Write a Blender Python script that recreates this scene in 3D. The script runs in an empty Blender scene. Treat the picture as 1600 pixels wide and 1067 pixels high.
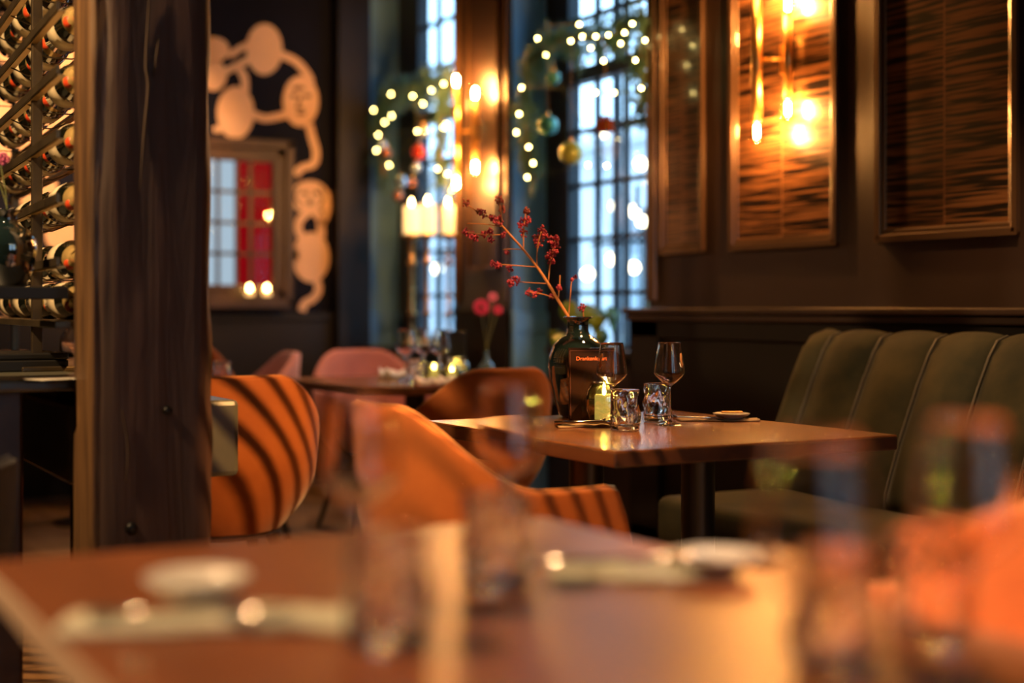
import bpy, math, random
from mathutils import Vector, Matrix, noise
random.seed(7)
PI = math.pi
scene = bpy.context.scene
COL = scene.collection

# ------------------------------------------------------------------ camera
TH = math.radians(28.76); CS, SN = math.cos(TH), math.sin(TH)
FPX = 2222.2; HZ = 482.0; CAMZ = 1.05
cam_d = bpy.data.cameras.new('camera'); cam = bpy.data.objects.new('camera', cam_d); COL.objects.link(cam)
cam.location = (0, 0, CAMZ); cam.rotation_euler = (PI/2, 0, -TH)
cam_d.lens = 50; cam_d.sensor_width = 36; cam_d.shift_y = -(533.5-HZ)/1600.0
cam_d.clip_start = 0.05; cam_d.clip_end = 200
cam_d.dof.use_dof = True; cam_d.dof.focus_distance = 3.62; cam_d.dof.aperture_fstop = 1.2
scene.camera = cam

def at(px, py, D):
    r = (px-800)/FPX; l = r*D
    return Vector((D*SN+l*CS, D*CS-l*SN, CAMZ+(HZ-py)/FPX*D))
def on_z(px, py, z): return at(px, py, (CAMZ-z)*FPX/(py-HZ))
def on_x(px, py, X): return at(px, py, X/(SN+(px-800)/FPX*CS))
def on_y(px, py, Y): return at(px, py, Y/(CS-(px-800)/FPX*SN))

# ------------------------------------------------------------------ world, exposure
scene.view_settings.view_transform = 'Standard'; scene.view_settings.look = 'None'
scene.view_settings.gamma = 1.0; scene.view_settings.exposure = 0.0
scene.view_settings.use_curve_mapping = False
w = bpy.data.worlds.new('dusk_sky'); scene.world = w; w.use_nodes = True
bg = w.node_tree.nodes['Background']; bg.inputs[0].default_value = (0.42, 0.69, .95, 1); bg.inputs[1].default_value = 5.2
cy = scene.cycles
cy.max_bounces = 10; cy.diffuse_bounces = 4; cy.glossy_bounces = 5; cy.transmission_bounces = 10
cy.transparent_max_bounces = 16; cy.caustics_refractive = False; cy.caustics_reflective = False
cy.sample_clamp_indirect = 250.0; cy.blur_glossy = 0.6
try: cy.use_denoising = True
except Exception: pass

def light(name, kind, loc, target, energy, color, size=.05, angle=60, blend=.4, sizey=None):
    d = bpy.data.lights.new(name, kind); o = bpy.data.objects.new(name, d); COL.objects.link(o)
    o.location = loc; d.energy = energy; d.color = color
    if target is not None:
        o.rotation_euler = (Vector(target)-Vector(loc)).to_track_quat('-Z', 'Y').to_euler()
    if kind == 'SPOT':
        d.spot_size = math.radians(angle); d.spot_blend = blend; d.shadow_soft_size = size
    elif kind == 'AREA':
        d.size = size
        if sizey: d.shape = 'RECTANGLE'; d.size_y = sizey
    else: d.shadow_soft_size = size
    return o
WARM = (1.0, .50, .17); AMBER = (1.0, .42, .12)
# ceiling spotlights added for their light, unseen (their housings are built further down)
SPOTS = [
 ((2.55, 3.0, 3.05), (2.45, 3.05, .75), 190, WARM, 48),      # over the table in focus
 ((2.35, 2.35, 3.05), (3.08, 3.0, .85), 260, (1, .55, .22), 40),     # over the banquette
 ((1.75, .75, 3.05), (1.60, 1.12, .7), 1500, (1, .66, .42), 36),     # over the near table
 ((-.95, 2.82, 3.05), (.55, 3.45, 1.4), 620, (1, .62, .28), 62),     # on the wine rack and timber post
 ((1.3, 6.3, 3.05), (1.75, 8.1, 1.95), 500, (1, .52, .24), 48),        # on the back wall
 ((-.9, 1.9, 3.05), (.35, 1.35, .7), 460, (1, .60, .30), 50),         # left of the near table
 ((2.2, 5.6, 3.05), (2.3, 5.8, .7), 110, (1, .62, .4), 60),        # over the back tables
]
for i, (p, t, e, c, a) in enumerate(SPOTS):
    light('added_spot_light', 'SPOT', p, t, e, c, .04, a, .6)
STRIPE = Vector((2.25, 1.3, 2.85)); STRIPE_T = Vector((1.40, 3.45, .68))
STRIPE_LAMPS = [(STRIPE, STRIPE_T, 820, 28, 21, 'behind the near table, right'), (Vector((.95, 1.0, 2.85)), Vector((1.42, 2.72, .62)), 300, 19, 12, 'behind the near table, left')]
for (p, t, e, a, nb, nm) in STRIPE_LAMPS: light('added_stripe_light', 'SPOT', p, t, e, (1, .50, .16), .001, a, .2)  # added lamps behind slats, there to cast diagonal stripes on the chairs
# ------------------------------------------------------------------ materials
def mat(name, col, rough=.5, metal=0, coat=0, trans=0, ior=1.45, emis=None, es=0, sheen=0, spec=.5,
        var=None, vscale=(5, 5, 5), vdet=4, bump=0, bscale=None, coatr=.05, alpha=1, sss=0):
    m = bpy.data.materials.new(name); m.use_nodes = True
    nt = m.node_tree; b = nt.nodes['Principled BSDF']; I = b.inputs
    I['Base Color'].default_value = (*col, 1); I['Roughness'].default_value = rough
    I['Metallic'].default_value = metal; I['Coat Weight'].default_value = coat
    I['Coat Roughness'].default_value = coatr
    I['Transmission Weight'].default_value = trans; I['IOR'].default_value = ior
    I['Sheen Weight'].default_value = sheen; I['Specular IOR Level'].default_value = spec
    I['Alpha'].default_value = alpha
    if sheen: I['Sheen Roughness'].default_value = .4
    if sss:
        I['Subsurface Weight'].default_value = sss; I['Subsurface Radius'].default_value = (1, .5, .25); I['Subsurface Scale'].default_value = .03
    if emis: I['Emission Color'].default_value = (*emis, 1); I['Emission Strength'].default_value = es
    if var or bump:
        tc = nt.nodes.new('ShaderNodeTexCoord'); mp = nt.nodes.new('ShaderNodeMapping')
        mp.inputs['Scale'].default_value = vscale
        nt.links.new(tc.outputs['Object'], mp.inputs[0])
        nz = nt.nodes.new('ShaderNodeTexNoise'); nz.inputs['Scale'].default_value = 1; nz.inputs['Detail'].default_value = vdet
        nz.inputs['Roughness'].default_value = .6
        nt.links.new(mp.outputs[0], nz.inputs['Vector'])
        if var:
            cr = nt.nodes.new('ShaderNodeValToRGB'); cr.color_ramp.elements[0].position = .33; cr.color_ramp.elements[1].position = .67
            cr.color_ramp.elements[0].color = (*col, 1); cr.color_ramp.elements[1].color = (*var, 1)
            nt.links.new(nz.outputs[0], cr.inputs[0]); nt.links.new(cr.outputs[0], I['Base Color'])
        if bump:
            bp = nt.nodes.new('ShaderNodeBump'); bp.inputs['Strength'].default_value = bump; bp.inputs['Distance'].default_value = .01
            nt.links.new(nz.outputs[0], bp.inputs['Height']); nt.links.new(bp.outputs[0], I['Normal'])
    return m
def thin_glass(name, tint, refl=.08, rough=.0, metalish=0.0):
    """clear pane: straight-through light plus a mirror share that grows at grazing angles"""
    m = bpy.data.materials.new(name); m.use_nodes = True; nt = m.node_tree; nt.nodes.clear()
    out = nt.nodes.new('ShaderNodeOutputMaterial'); mx = nt.nodes.new('ShaderNodeMixShader')
    tr = nt.nodes.new('ShaderNodeBsdfTransparent'); tr.inputs[0].default_value = (*tint, 1)
    gl = nt.nodes.new('ShaderNodeBsdfGlossy'); gl.inputs['Roughness'].default_value = rough
    lw = nt.nodes.new('ShaderNodeLayerWeight'); lw.inputs[0].default_value = .5
    pw = nt.nodes.new('ShaderNodeMath'); pw.operation = 'POWER'; pw.inputs[1].default_value = 5; nt.links.new(lw.outputs['Facing'], pw.inputs[0])
    ad = nt.nodes.new('ShaderNodeMath'); ad.operation = 'ADD'; ad.use_clamp = True; ad.inputs[1].default_value = refl
    nt.links.new(pw.outputs[0], ad.inputs[0]); nt.links.new(ad.outputs[0], mx.inputs[0])
    nt.links.new(tr.outputs[0], mx.inputs[1]); nt.links.new(gl.outputs[0], mx.inputs[2]); nt.links.new(mx.outputs[0], out.inputs[0])
    return m
def emit(name, col, s):
    m = bpy.data.materials.new(name); m.use_nodes = True; nt = m.node_tree
    I = nt.nodes['Principled BSDF'].inputs; I['Base Color'].default_value = (0, 0, 0, 1)
    I['Emission Color'].default_value = (*col, 1); I['Emission Strength'].default_value = s; I['Specular IOR Level'].default_value = 0; I['Roughness'].default_value = 1
    return m
M = {}
M['wall'] = mat('dark_brown_paint', (.024, .011, .0065), .48, spec=.65, bump=.04, vscale=(30, 30, 30), coat=.22, coatr=.40)
M['wall_low'] = mat('black_brown_paint', (.008, .006, .005), .5, spec=.35, bump=.03, vscale=(30, 30, 30))
M['reveal'] = mat('daylight_tinted_reveal', (.17, .40, .68), .5)  # blue of the window light put into the base colour
M['mould'] = mat('bronze_moulding', (.10, .055, .03), .3, metal=.35, coat=.3)
M['ceiling'] = mat('dark_ceiling_paint', (.03, .022, .016), .7)
M['navy_wall'] = mat('navy_wallpaper', (.005, .006, .014), .85, spec=.2)
M['outer'] = mat('dim_plaster', (.09, .06, .045), .8)
M['pale_mural'] = mat('pale_peach_print', (.70, .43, .24), .85, spec=.2, var=(.80, .54, .33), vscale=(2, 2, 2))
M['mural_dark'] = mat('mural_linework', (.05, .03, .02), .8)
M['black_metal'] = mat('black_metal', (.012, .011, .011), .4, metal=.6)
M['rack_metal'] = mat('bronzed_rack_steel', (.10, .075, .05), .33, metal=.8, var=(.17, .125, .075), vscale=(8, 8, 8), bump=.05)
M['rack_gold'] = mat('brassy_rail_lip', (.62, .42, .17), .38, metal=.75, bump=.1, vscale=(9, 9, 9))
M['brass'] = mat('brushed_brass', (.70, .42, .14), .34, metal=1)
M['frame_dark'] = mat('dark_window_paint', (.022, .03, .04), .4)
M['velvet_orange'] = mat('rust_orange_velvet', (.36, .088, .011), .75, sheen=.35, var=(.43, .115, .017), vscale=(7, 7, 7), bump=.12, vdet=6)
M['velvet_pink'] = mat('dusty_pink_velvet', (.42, .15, .12), .8, sheen=.4, var=(.50, .19, .15), vscale=(8, 8, 8))
M['velvet_green'] = mat('olive_green_velvet', (.008, .0095, .006), .8, sheen=.03, spec=.15, var=(.030, .025, .012), vscale=(4, 4, 5), vdet=5, bump=.1)
M['velvet_navy'] = mat('navy_velvet', (.006, .008, .02), .8, sheen=.1)
M['piping'] = mat('dark_piping', (.022, .018, .011), .6, sheen=.3)
M['seam'] = mat('light_stitched_edge', (.50, .19, .05), .6, sheen=.4)
M['leg_black'] = mat('black_leg_lacquer', (.012, .009, .008), .35)
M['candle'] = mat('cream_wax', (.85, .75, .52), .5, sss=.3)
M['candle_warm'] = mat('lit_wax', (.85, .75, .52), .5, emis=(1, .74, .40), es=1.7)  # flame's glow through the wax put into emission
M['candle_lit'] = mat('glowing_wax', (.85, .75, .52), .5, emis=(1, .62, .24), es=1.6)  # wax emits by itself, standing in for flame light inside it
M['flame'] = emit('candle_flame', (1, .62, .22), 60)
M['flame_green'] = emit('votive_flame', (1, .74, .36), 420)
M['filament'] = emit('glowing_filament', (1, .44, .12), 2300)
M['fairy'] = emit('fairy_light_bulb', (1, .72, .22), 55)
M['festoon'] = emit('outdoor_bulb', (1, .80, .50), 14)
M['glass'] = mat('clear_glass', (1, .97, .93), .0, trans=1, ior=1.5)
M['pane'] = thin_glass('window_pane', (.93, .97, 1.0), .02)
M['dimmed_pane'] = thin_glass('tinted_pane', (.55, .53, .52), .02)  # tinted to dim the daylight from the added windows
M['bulb_glass'] = thin_glass('amber_bulb_glass', (1, .93, .80), .02)
M['smoke'] = mat('smoked_glass', (.008, .018, .020), .03, coat=1, coatr=.01, spec=1.0, ior=1.9)
M['green_glass'] = thin_glass('mercury_green_glass', (.68, .67, .38), .32, .07)
M['clear_blue'] = mat('pale_blue_glass', (.55, .85, .95), .02, trans=.9, ior=1.45)
M['china'] = mat('cream_china', (.72, .68, .60), .22, coat=.5)
M['china_dark'] = mat('grey_stoneware', (.33, .29, .24), .35, coat=.3)
M['linen'] = mat('sage_linen', (.50, .49, .36), .9, var=(.58, .56, .42), vscale=(60, 60, 60), bump=.3)
M['linen_tan'] = mat('tan_linen', (.30, .20, .12), .9, var=(.36, .25, .15), vscale=(60, 60, 60), bump=.3)
M['linen_white'] = mat('white_linen', (.75, .72, .70), .9)
M['steel'] = mat('polished_steel', (.62, .55, .48), .15, metal=1)
M['menu'] = mat('dark_brown_menu_cover', (.030, .013, .009), .14, coat=.6, coatr=.06)
M['print'] = mat('orange_print', (.75, .16, .045), .5, emis=None)
M['print_dim'] = mat('dark_red_print', (.13, .035, .018), .5)
M['bark'] = mat('orange_brown_bark', (.33, .12, .035), .7)
M['berry'] = mat('crimson_berry', (.20, .008, .03), .45, var=(.30, .02, .04), vscale=(50, 50, 50))
M['berry_rust'] = mat('rust_berry', (.16, .02, .015), .5)
M['needle'] = mat('pine_needles', (.07, .17, .12), .6, var=(.15, .29, .21), vscale=(12, 12, 12))
M['leaf'] = mat('houseplant_leaf', (.06, .13, .012), .45, var=(.17, .22, .02), vscale=(9, 9, 9))
M['pot'] = mat('dark_ceramic_pot', (.02, .018, .016), .35)
M['bottle'] = mat('dark_bottle_glass', (.006, .007, .004), .05, coat=1, coatr=.02, spec=.8)
M['label'] = mat('cream_label', (.60, .50, .33), .55)
M['foil'] = mat('gold_foil', (.80, .56, .22), .27, metal=.6, bump=.25, vscale=(70, 70, 70))
M['seal'] = mat('red_seal', (.55, .045, .015), .4, var=(.62, .08, .02), vscale=(90, 90, 90))
M['gerbera'] = mat('magenta_petals', (.50, .015, .10), .6)
M['gerbera_light'] = mat('pink_petals', (.60, .12, .25), .6)
M['stem'] = mat('green_stem', (.16, .18, .06), .6)
M['case'] = mat('black_leatherette', (.008, .007, .007), .5)
M['paper'] = mat('white_paper', (.55, .52, .47), .7)
M['counter'] = mat('grey_green_paint', (.075, .075, .058), .32, coat=.35, coatr=.2, var=(.105, .10, .075), vscale=(5, 5, 5))
M['teal_b'] = mat('teal_bauble', (.05, .28, .22), .2, metal=.5, coat=.6)
M['lime_b'] = mat('lime_bauble', (.42, .46, .10), .25, metal=.3, coat=.6)
M['red_b'] = mat('red_bauble', (.45, .03, .02), .2, metal=.5, coat=.6)
M['copper_b'] = mat('copper_bauble', (.60, .20, .08), .2, metal=.8)
M['silver_b'] = mat('pale_blue_bauble', (.5, .65, .75), .15, metal=.8)
M['facade'] = mat('pale_render', (.80, .76, .74), .8, var=(.70, .66, .66), vscale=(.6, .6, .6))
M['facade_win'] = mat('facade_window_glass', (.34, .38, .42), .2)
M['street'] = mat('wet_paving', (.16, .17, .19), .35, var=(.24, .24, .26), vscale=(3, 3, 3))
M['etch'] = mat('etched_copper_mark', (.55, .27, .12), .45, metal=.3)
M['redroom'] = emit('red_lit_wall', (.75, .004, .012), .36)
M['pale_reflection'] = emit('reflected_daylight', (.62, .75, .85), .75)  # pale strip glows, reflected window light put into its emission

def wood(name, c1, c2, rough, coat, axis, scale=1.0, bump=.08, plank=None, coatr=.12):
    """grain stretched along one axis; optional planks (width, length)"""
    m = bpy.data.materials.new(name); m.use_nodes = True; nt = m.node_tree; N = nt.nodes; L = nt.links
    b = N['Principled BSDF']; I = b.inputs
    I['Roughness'].default_value = rough; I['Coat Weight'].default_value = coat; I['Coat Roughness'].default_value = coatr
    tc = N.new('ShaderNodeTexCoord'); mp = N.new('ShaderNodeMapping')
    s = [14*scale]*3; s[axis] = 1.1*scale; mp.inputs['Scale'].default_value = s
    L.new(tc.outputs['Object'], mp.inputs[0])
    nz = N.new('ShaderNodeTexNoise'); nz.inputs['Scale'].default_value = 1; nz.inputs['Detail'].default_value = 8; nz.inputs['Distortion'].default_value = .6
    L.new(mp.outputs[0], nz.inputs['Vector'])
    cr = N.new('ShaderNodeValToRGB'); e = cr.color_ramp.elements
    e[0].position = .3; e[1].position = .72; e[0].color = (*c1, 1); e[1].color = (*c2, 1)
    L.new(nz.outputs[0], cr.inputs[0]); colout = cr.outputs[0]
    if plank:
        br = N.new('ShaderNodeTexBrick'); br.inputs['Scale'].default_value = 1
        br.inputs['Brick Width'].default_value = plank[1]; br.inputs['Row Height'].default_value = plank[0]
        br.inputs['Mortar Size'].default_value = .004; br.offset = .37
        br.inputs['Color1'].default_value = (1, 1, 1, 1); br.inputs['Color2'].default_value = (.6, .6, .6, 1); br.inputs['Mortar'].default_value = (.12, .12, .12, 1)
        L.new(tc.outputs['Object'], br.inputs['Vector'])
        mx = N.new('ShaderNodeMix'); mx.data_type = 'RGBA'; mx.blend_type = 'MULTIPLY'; mx.inputs[0].default_value = 1
        L.new(colout, mx.inputs[6]); L.new(br.outputs[0], mx.inputs[7]); colout = mx.outputs[2]
    L.new(colout, I['Base Color'])
    bp = N.new('ShaderNodeBump'); bp.inputs['Strength'].default_value = bump; bp.inputs['Distance'].default_value = .01
    L.new(nz.outputs[0], bp.inputs['Height']); L.new(bp.outputs[0], I['Normal'])
    return m
M['table'] = wood('walnut_tabletop', (.085, .028, .010), (.24, .085, .028), .26, .35, 1, 1.0, .04)
M['table_x'] = wood('walnut_edge', (.045, .016, .008), (.10, .036, .014), .4, .2, 1)
M['near_table'] = wood('oiled_walnut_near', (.13, .040, .013), (.25, .078, .024), .40, .0, 1, .6, .02, coatr=.28)
M['edge_light'] = mat('side_lit_edge', (.55, .40, .28), .5)  # light from the left put into a paler edge colour
M['floor'] = wood('oak_floorboards', (.26, .15, .075), (.50, .32, .17), .45, .2, 1, .8, .1, plank=(.16, 1.5))
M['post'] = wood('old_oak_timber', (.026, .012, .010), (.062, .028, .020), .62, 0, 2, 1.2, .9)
M['post_edge'] = wood('lit_timber_side', (.035, .015, .006), (.17, .085, .03), .55, .1, 2, 2.5, 1.0)  # light on this side of the post put into a paler brown
M['wood_frame'] = wood('brown_window_wood', (.030, .013, .006), (.06, .026, .012), .5, 0, 2)

def raffia():
    m = bpy.data.materials.new('glossy_raffia_wallcovering'); m.use_nodes = True; nt = m.node_tree; N = nt.nodes; L = nt.links
    I = N['Principled BSDF'].inputs; I['Roughness'].default_value = .28; I['Coat Weight'].default_value = .7; I['Coat Roughness'].default_value = .10
    tc = N.new('ShaderNodeTexCoord'); sx = N.new('ShaderNodeSeparateXYZ'); L.new(tc.outputs['Object'], sx.inputs[0])
    def mth(op, a, b=None, c=None):
        n = N.new('ShaderNodeMath'); n.operation = op
        for i, v in enumerate((a, b, c)):
            if v is None: continue
            if isinstance(v, (int, float)): n.inputs[i].default_value = v
            else: L.new(v, n.inputs[i])
        return n.outputs[0]
    col = mth('FLOOR', mth('MULTIPLY', sx.outputs[1], 3.3))        # vertical strips of weave
    off = mth('MULTIPLY', col, 17.3)
    cb = N.new('ShaderNodeCombineXYZ')
    L.new(mth('MULTIPLY', sx.outputs[1], 2.6), cb.inputs[1])
    L.new(mth('ADD', mth('MULTIPLY', sx.outputs[2], 88), off), cb.inputs[2])
    nz = N.new('ShaderNodeTexNoise'); nz.inputs['Scale'].default_value = 1; nz.inputs['Detail'].default_value = 2.5
    L.new(cb.outputs[0], nz.inputs['Vector'])
    cr = N.new('ShaderNodeValToRGB'); e = cr.color_ramp.elements
    e[0].position = .46; e[1].position = .54; e[0].color = (.007, .0045, .004, 1); e[1].color = (.19, .080, .030, 1)
    L.new(nz.outputs[0], cr.inputs[0])
    fr = mth('FRACT', mth('MULTIPLY', sx.outputs[1], 3.3)); seam = mth('LESS_THAN', fr, .02)
    mx = N.new('ShaderNodeMix'); mx.data_type = 'RGBA'; L.new(seam, mx.inputs[0]); L.new(cr.outputs[0], mx.inputs[6]); mx.inputs[7].default_value = (.24, .11, .05, 1)
    L.new(mx.outputs[2], I['Base Color'])
    bp = N.new('ShaderNodeBump'); bp.inputs['Strength'].default_value = .55; bp.inputs['Distance'].default_value = .004
    L.new(nz.outputs[0], bp.inputs['Height']); L.new(bp.outputs[0], I['Normal'])
    return m
M['raffia'] = raffia()

# ------------------------------------------------------------------ mesh builder
class MB:
    def __init__(s): s.v = []; s.f = []
    def add(s, vs, fs):
        n = len(s.v); s.v += [tuple(v) for v in vs]; s.f += [tuple(i+n for i in f) for f in fs]; return s
    def box(s, x0, x1, y0, y1, z0, z1):
        if x0 > x1: x0, x1 = x1, x0
        if y0 > y1: y0, y1 = y1, y0
        if z0 > z1: z0, z1 = z1, z0
        return s.add([(x0, y0, z0), (x1, y0, z0), (x1, y1, z0), (x0, y1, z0), (x0, y0, z1), (x1, y0, z1), (x1, y1, z1), (x0, y1, z1)],
              [(0, 3, 2, 1), (4, 5, 6, 7), (0, 1, 5, 4), (1, 2, 6, 5), (2, 3, 7, 6), (3, 0, 4, 7)])
    def tube(s, pts, rad, n=10, cap=True):
        pts = [Vector(p) for p in pts]
        rs = rad if isinstance(rad, (list, tuple)) else [rad]*len(pts)
        vs = []; fs = []; ref = None
        for i, p in enumerate(pts):
            d = (pts[min(i+1, len(pts)-1)]-pts[max(i-1, 0)]).normalized()
            if ref is None: ref = Vector((0, 0, 1)) if abs(d.z) < .9 else Vector((1, 0, 0))
            a = d.cross(ref).normalized(); b = a.cross(d).normalized(); ref = b
            for k in range(n):
                t = 2*PI*k/n; vs.append(p+(a*math.cos(t)+b*math.sin(t))*rs[i])
        for i in range(len(pts)-1):
            for k in range(n):
                k2 = (k+1) % n; fs.append((i*n+k, i*n+k2, (i+1)*n+k2, (i+1)*n+k))
        if cap: fs.append(tuple(range(n))[::-1]); fs.append(tuple((len(pts)-1)*n+k for k in range(n)))
        return s.add(vs, fs)
    def lathe(s, prof, n=32, c=(0, 0, 0), wob=None, close=False):
        vs = []; fs = []; m = len(prof)
        for i, (r, z) in enumerate(prof):
            for k in range(n):
                t = 2*PI*k/n; rr = r*(wob(t, z, i) if wob else 1)
                vs.append((c[0]+rr*math.cos(t), c[1]+rr*math.sin(t), c[2]+z))
        for i in range(m-1):
            for k in range(n):
                k2 = (k+1) % n; fs.append((i*n+k, i*n+k2, (i+1)*n+k2, (i+1)*n+k))
        if close:
            for k in range(n):
                k2 = (k+1) % n; fs.append(((m-1)*n+k, (m-1)*n+k2, k2, k))
        else:
            if prof[0][0] > 1e-6: fs.append(tuple(range(n))[::-1])
            if prof[-1][0] > 1e-6: fs.append(tuple((m-1)*n+k for k in range(n)))
        return s.add(vs, fs)
    def ball(s, c, r, n=8, sc=(1, 1, 1)):
        m = max(3, n//2); vs = [(c[0], c[1], c[2]-r*sc[2])]; fs = []
        for i in range(1, m):
            p = PI*i/m-PI/2
            for k in range(n):
                t = 2*PI*k/n; vs.append((c[0]+r*sc[0]*math.cos(p)*math.cos(t), c[1]+r*sc[1]*math.cos(p)*math.sin(t), c[2]+r*sc[2]*math.sin(p)))
        vs.append((c[0], c[1], c[2]+r*sc[2])); last = len(vs)-1
        for k in range(n): fs.append((0, 1+(k+1) % n, 1+k))
        for i in range(m-2):
            for k in range(n):
                a = 1+i*n+k; b = 1+i*n+(k+1) % n; fs.append((a, b, b+n, a+n))
        for k in range(n): fs.append((last, 1+(m-2)*n+k, 1+(m-2)*n+(k+1) % n))
        return s.add(vs, fs)
    def prism(s, poly, y0, y1):      # poly in (x, z), extruded along y
        n = len(poly); vs = [(x, y0, z) for x, z in poly]+[(x, y1, z) for x, z in poly]
        fs = [tuple(range(n)), tuple(range(n, 2*n))[::-1]]
        for k in range(n): k2 = (k+1) % n; fs.append((k2, k, n+k, n+k2))
        return s.add(vs, fs)
    def build(s, name, m, parent=None, smooth=False, bevel=0, sub=0, solid=0, loc=(0, 0, 0), rot=(0, 0, 0), seg=2, fix=True):
        me = bpy.data.meshes.new(name); me.from_pydata(s.v, [], s.f); me.update()
        if fix:
            import bmesh
            bm = bmesh.new(); bm.from_mesh(me); bmesh.ops.remove_doubles(bm, verts=bm.verts, dist=1e-6)
            bmesh.ops.recalc_face_normals(bm, faces=bm.faces); bm.to_mesh(me); bm.free()
        if smooth: me.polygons.foreach_set('use_smooth', [True]*len(me.polygons))
        me.materials.append(M[m] if isinstance(m, str) else m)
        o = bpy.data.objects.new(name, me); COL.objects.link(o); o.parent = parent
        o.location = loc; o.rotation_euler = rot
        if solid:
            k = o.modifiers.new('s', 'SOLIDIFY'); k.thickness = solid; k.offset = 0
        if bevel:
            k = o.modifiers.new('b', 'BEVEL'); k.width = bevel; k.segments = seg; k.limit_method = 'ANGLE'
        if sub:
            k = o.modifiers.new('u', 'SUBSURF'); k.levels = sub; k.render_levels = sub
        return o
def box(name, m, x0, x1, y0, y1, z0, z1, parent=None, bevel=0, **k):
    return MB().box(x0, x1, y0, y1, z0, z1).build(name, m, parent, bevel=bevel, **k)
def tag(o, label=None, cat=None, group=None, kind=None):
    if label: o['label'] = label
    if cat: o['category'] = cat
    if group: o['group'] = group
    if kind: o['kind'] = kind
    return o
def thing(name, label, cat, loc=(0, 0, 0), rotz=0, group=None):
    o = bpy.data.objects.new(name, None); COL.objects.link(o); o.empty_display_size = .05
    o.location = loc; o.rotation_euler = (0, 0, rotz)
    return tag(o, label, cat, group)
def kids(o): return [c for c in bpy.data.objects if c.parent == o]
def dup(root, loc, rotz=None, label=None, group=None, mats=None):
    def rec(o, par):
        c = o.copy(); COL.objects.link(c); c.parent = par
        if mats and o.type == 'MESH' and o.data.materials[0].name in mats:
            c.data = o.data.copy(); c.data.materials[0] = mats[o.data.materials[0].name]
        for ch in kids(o): rec(ch, c)
        return c
    r = rec(root, None); r.location = loc
    if rotz is not None: r.rotation_euler = (0, 0, rotz)
    if label: r['label'] = label
    if group: r['group'] = group
    return r
def struct(o): o['kind'] = 'structure'; return o
def catmull(P, n=6):
    P = [Vector(p) for p in P]; out = []
    for i in range(len(P)-1):
        a = P[max(i-1, 0)]; b = P[i]; c = P[i+1]; d = P[min(i+2, len(P)-1)]
        for k in range(n):
            t = k/n; out.append(.5*((2*b)+(c-a)*t+(2*a-5*b+4*c-d)*t*t+(3*b-a-3*c+d)*t**3))
    out.append(P[-1]); return out
def ss(a, b, x):
    t = min(1, max(0, (x-a)/(b-a))); return t*t*(3-2*t)

def dens(P, step=.003):
    out = []
    for (r0, z0), (r1, z1) in zip(P, P[1:]):
        n = max(1, int(math.hypot(r1-r0, z1-z0)/step))
        if n > 1: ts = [0]+[(.06+.88*i/(n-1)) for i in range(n)]
        else: ts = [0]
        out += [(r0+(r1-r0)*t, z0+(z1-z0)*t) for t in ts]
    return out+[P[-1]]

# ------------------------------------------------------------------ room shell
WX, LX, GX, BY = 3.45, 3.30, 3.64, 8.16      # upper wall face, wainscot face, window wall face, back wall face
CZ = 3.2
struct(box('floor', 'floor', -4.2, 4.1, -3.2, 8.4, -.1, 0))
struct(box('ceiling', 'ceiling', -4.2, 4.1, -3.2, 8.4, CZ, CZ+.1))
wr = MB()
wr.box(WX, 3.71, -3.2, 5.06, 0, CZ); wr.box(WX, 3.71, 6.29, 6.90, 0, CZ); wr.box(WX, 3.71, 8.12, 8.4, 0, CZ)
for (a, b, g0, g1) in ((5.06, 6.29, 5.30, 6.05), (6.90, 8.12, 7.05, 7.80)):
    wr.box(GX, 3.71, a, b, 0, .86); wr.box(GX, 3.71, a, g0, .86, CZ); wr.box(GX, 3.71, g1, b, .86, CZ); wr.box(GX, 3.71, a, b, 3.0, CZ)
    wr.box(WX, GX, a, b, 3.02, CZ)
struct(wr.build('wall_right', 'wall'))
struct(box('wall_back', 'navy_wall', -4.2, 3.45, BY, 8.4, 0, CZ))
struct(box('wall_left', 'outer', -4.2, -4.0, -3.2, BY, 0, CZ))
wf = MB()
for (a, b) in ((-4.0, .35), (1.15, 1.75), (2.55, 3.45)): wf.box(a, b, -3.2, -3.0, 0, CZ)
for (a, b) in ((.35, 1.15), (1.75, 2.55)): wf.box(a, b, -3.2, -3.0, 0, .9); wf.box(a, b, -3.2, -3.0, 2.8, CZ)
struct(wf.build('wall_front', 'outer'))
for n_, (a, b) in enumerate(((.35, 1.15), (1.75, 2.55))):     # unseen windows added behind the camera for cool light and highlights
    t = bpy.data.objects.new('window_%d' % (n_+4), None); COL.objects.link(t); t['kind'] = 'structure'
    f = MB()
    for x in (a, a+(b-a)/3-.012, a+(b-a)*2/3-.012, b-.03): f.box(x, x+.028, -3.12, -3.07, .9, 2.8)
    for z in (.9, 1.37, 1.84, 2.31, 2.77): f.box(a, b, -3.12, -3.07, z, z+.028)
    f.build('window_frame', 'frame_dark', t)
    MB().add([(a, -3.1, .9), (b, -3.1, .9), (b, -3.1, 2.8), (a, -3.1, 2.8)], [(0, 1, 2, 3)]).build('pane', 'dimmed_pane', t)
# linings of the window recesses, with blue window light put into their colour
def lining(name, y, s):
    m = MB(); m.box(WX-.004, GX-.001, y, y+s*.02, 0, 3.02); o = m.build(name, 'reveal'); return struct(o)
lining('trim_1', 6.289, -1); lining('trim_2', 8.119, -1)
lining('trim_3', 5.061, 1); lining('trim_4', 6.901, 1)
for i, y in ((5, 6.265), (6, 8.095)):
    struct(MB().box(WX-.02, GX-.002, y-.03, y, .93, 1.03).box(WX-.012, GX-.002, y-.018, y, .10, .93).build('trim_%d' % i, 'reveal', bevel=.006))
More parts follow.
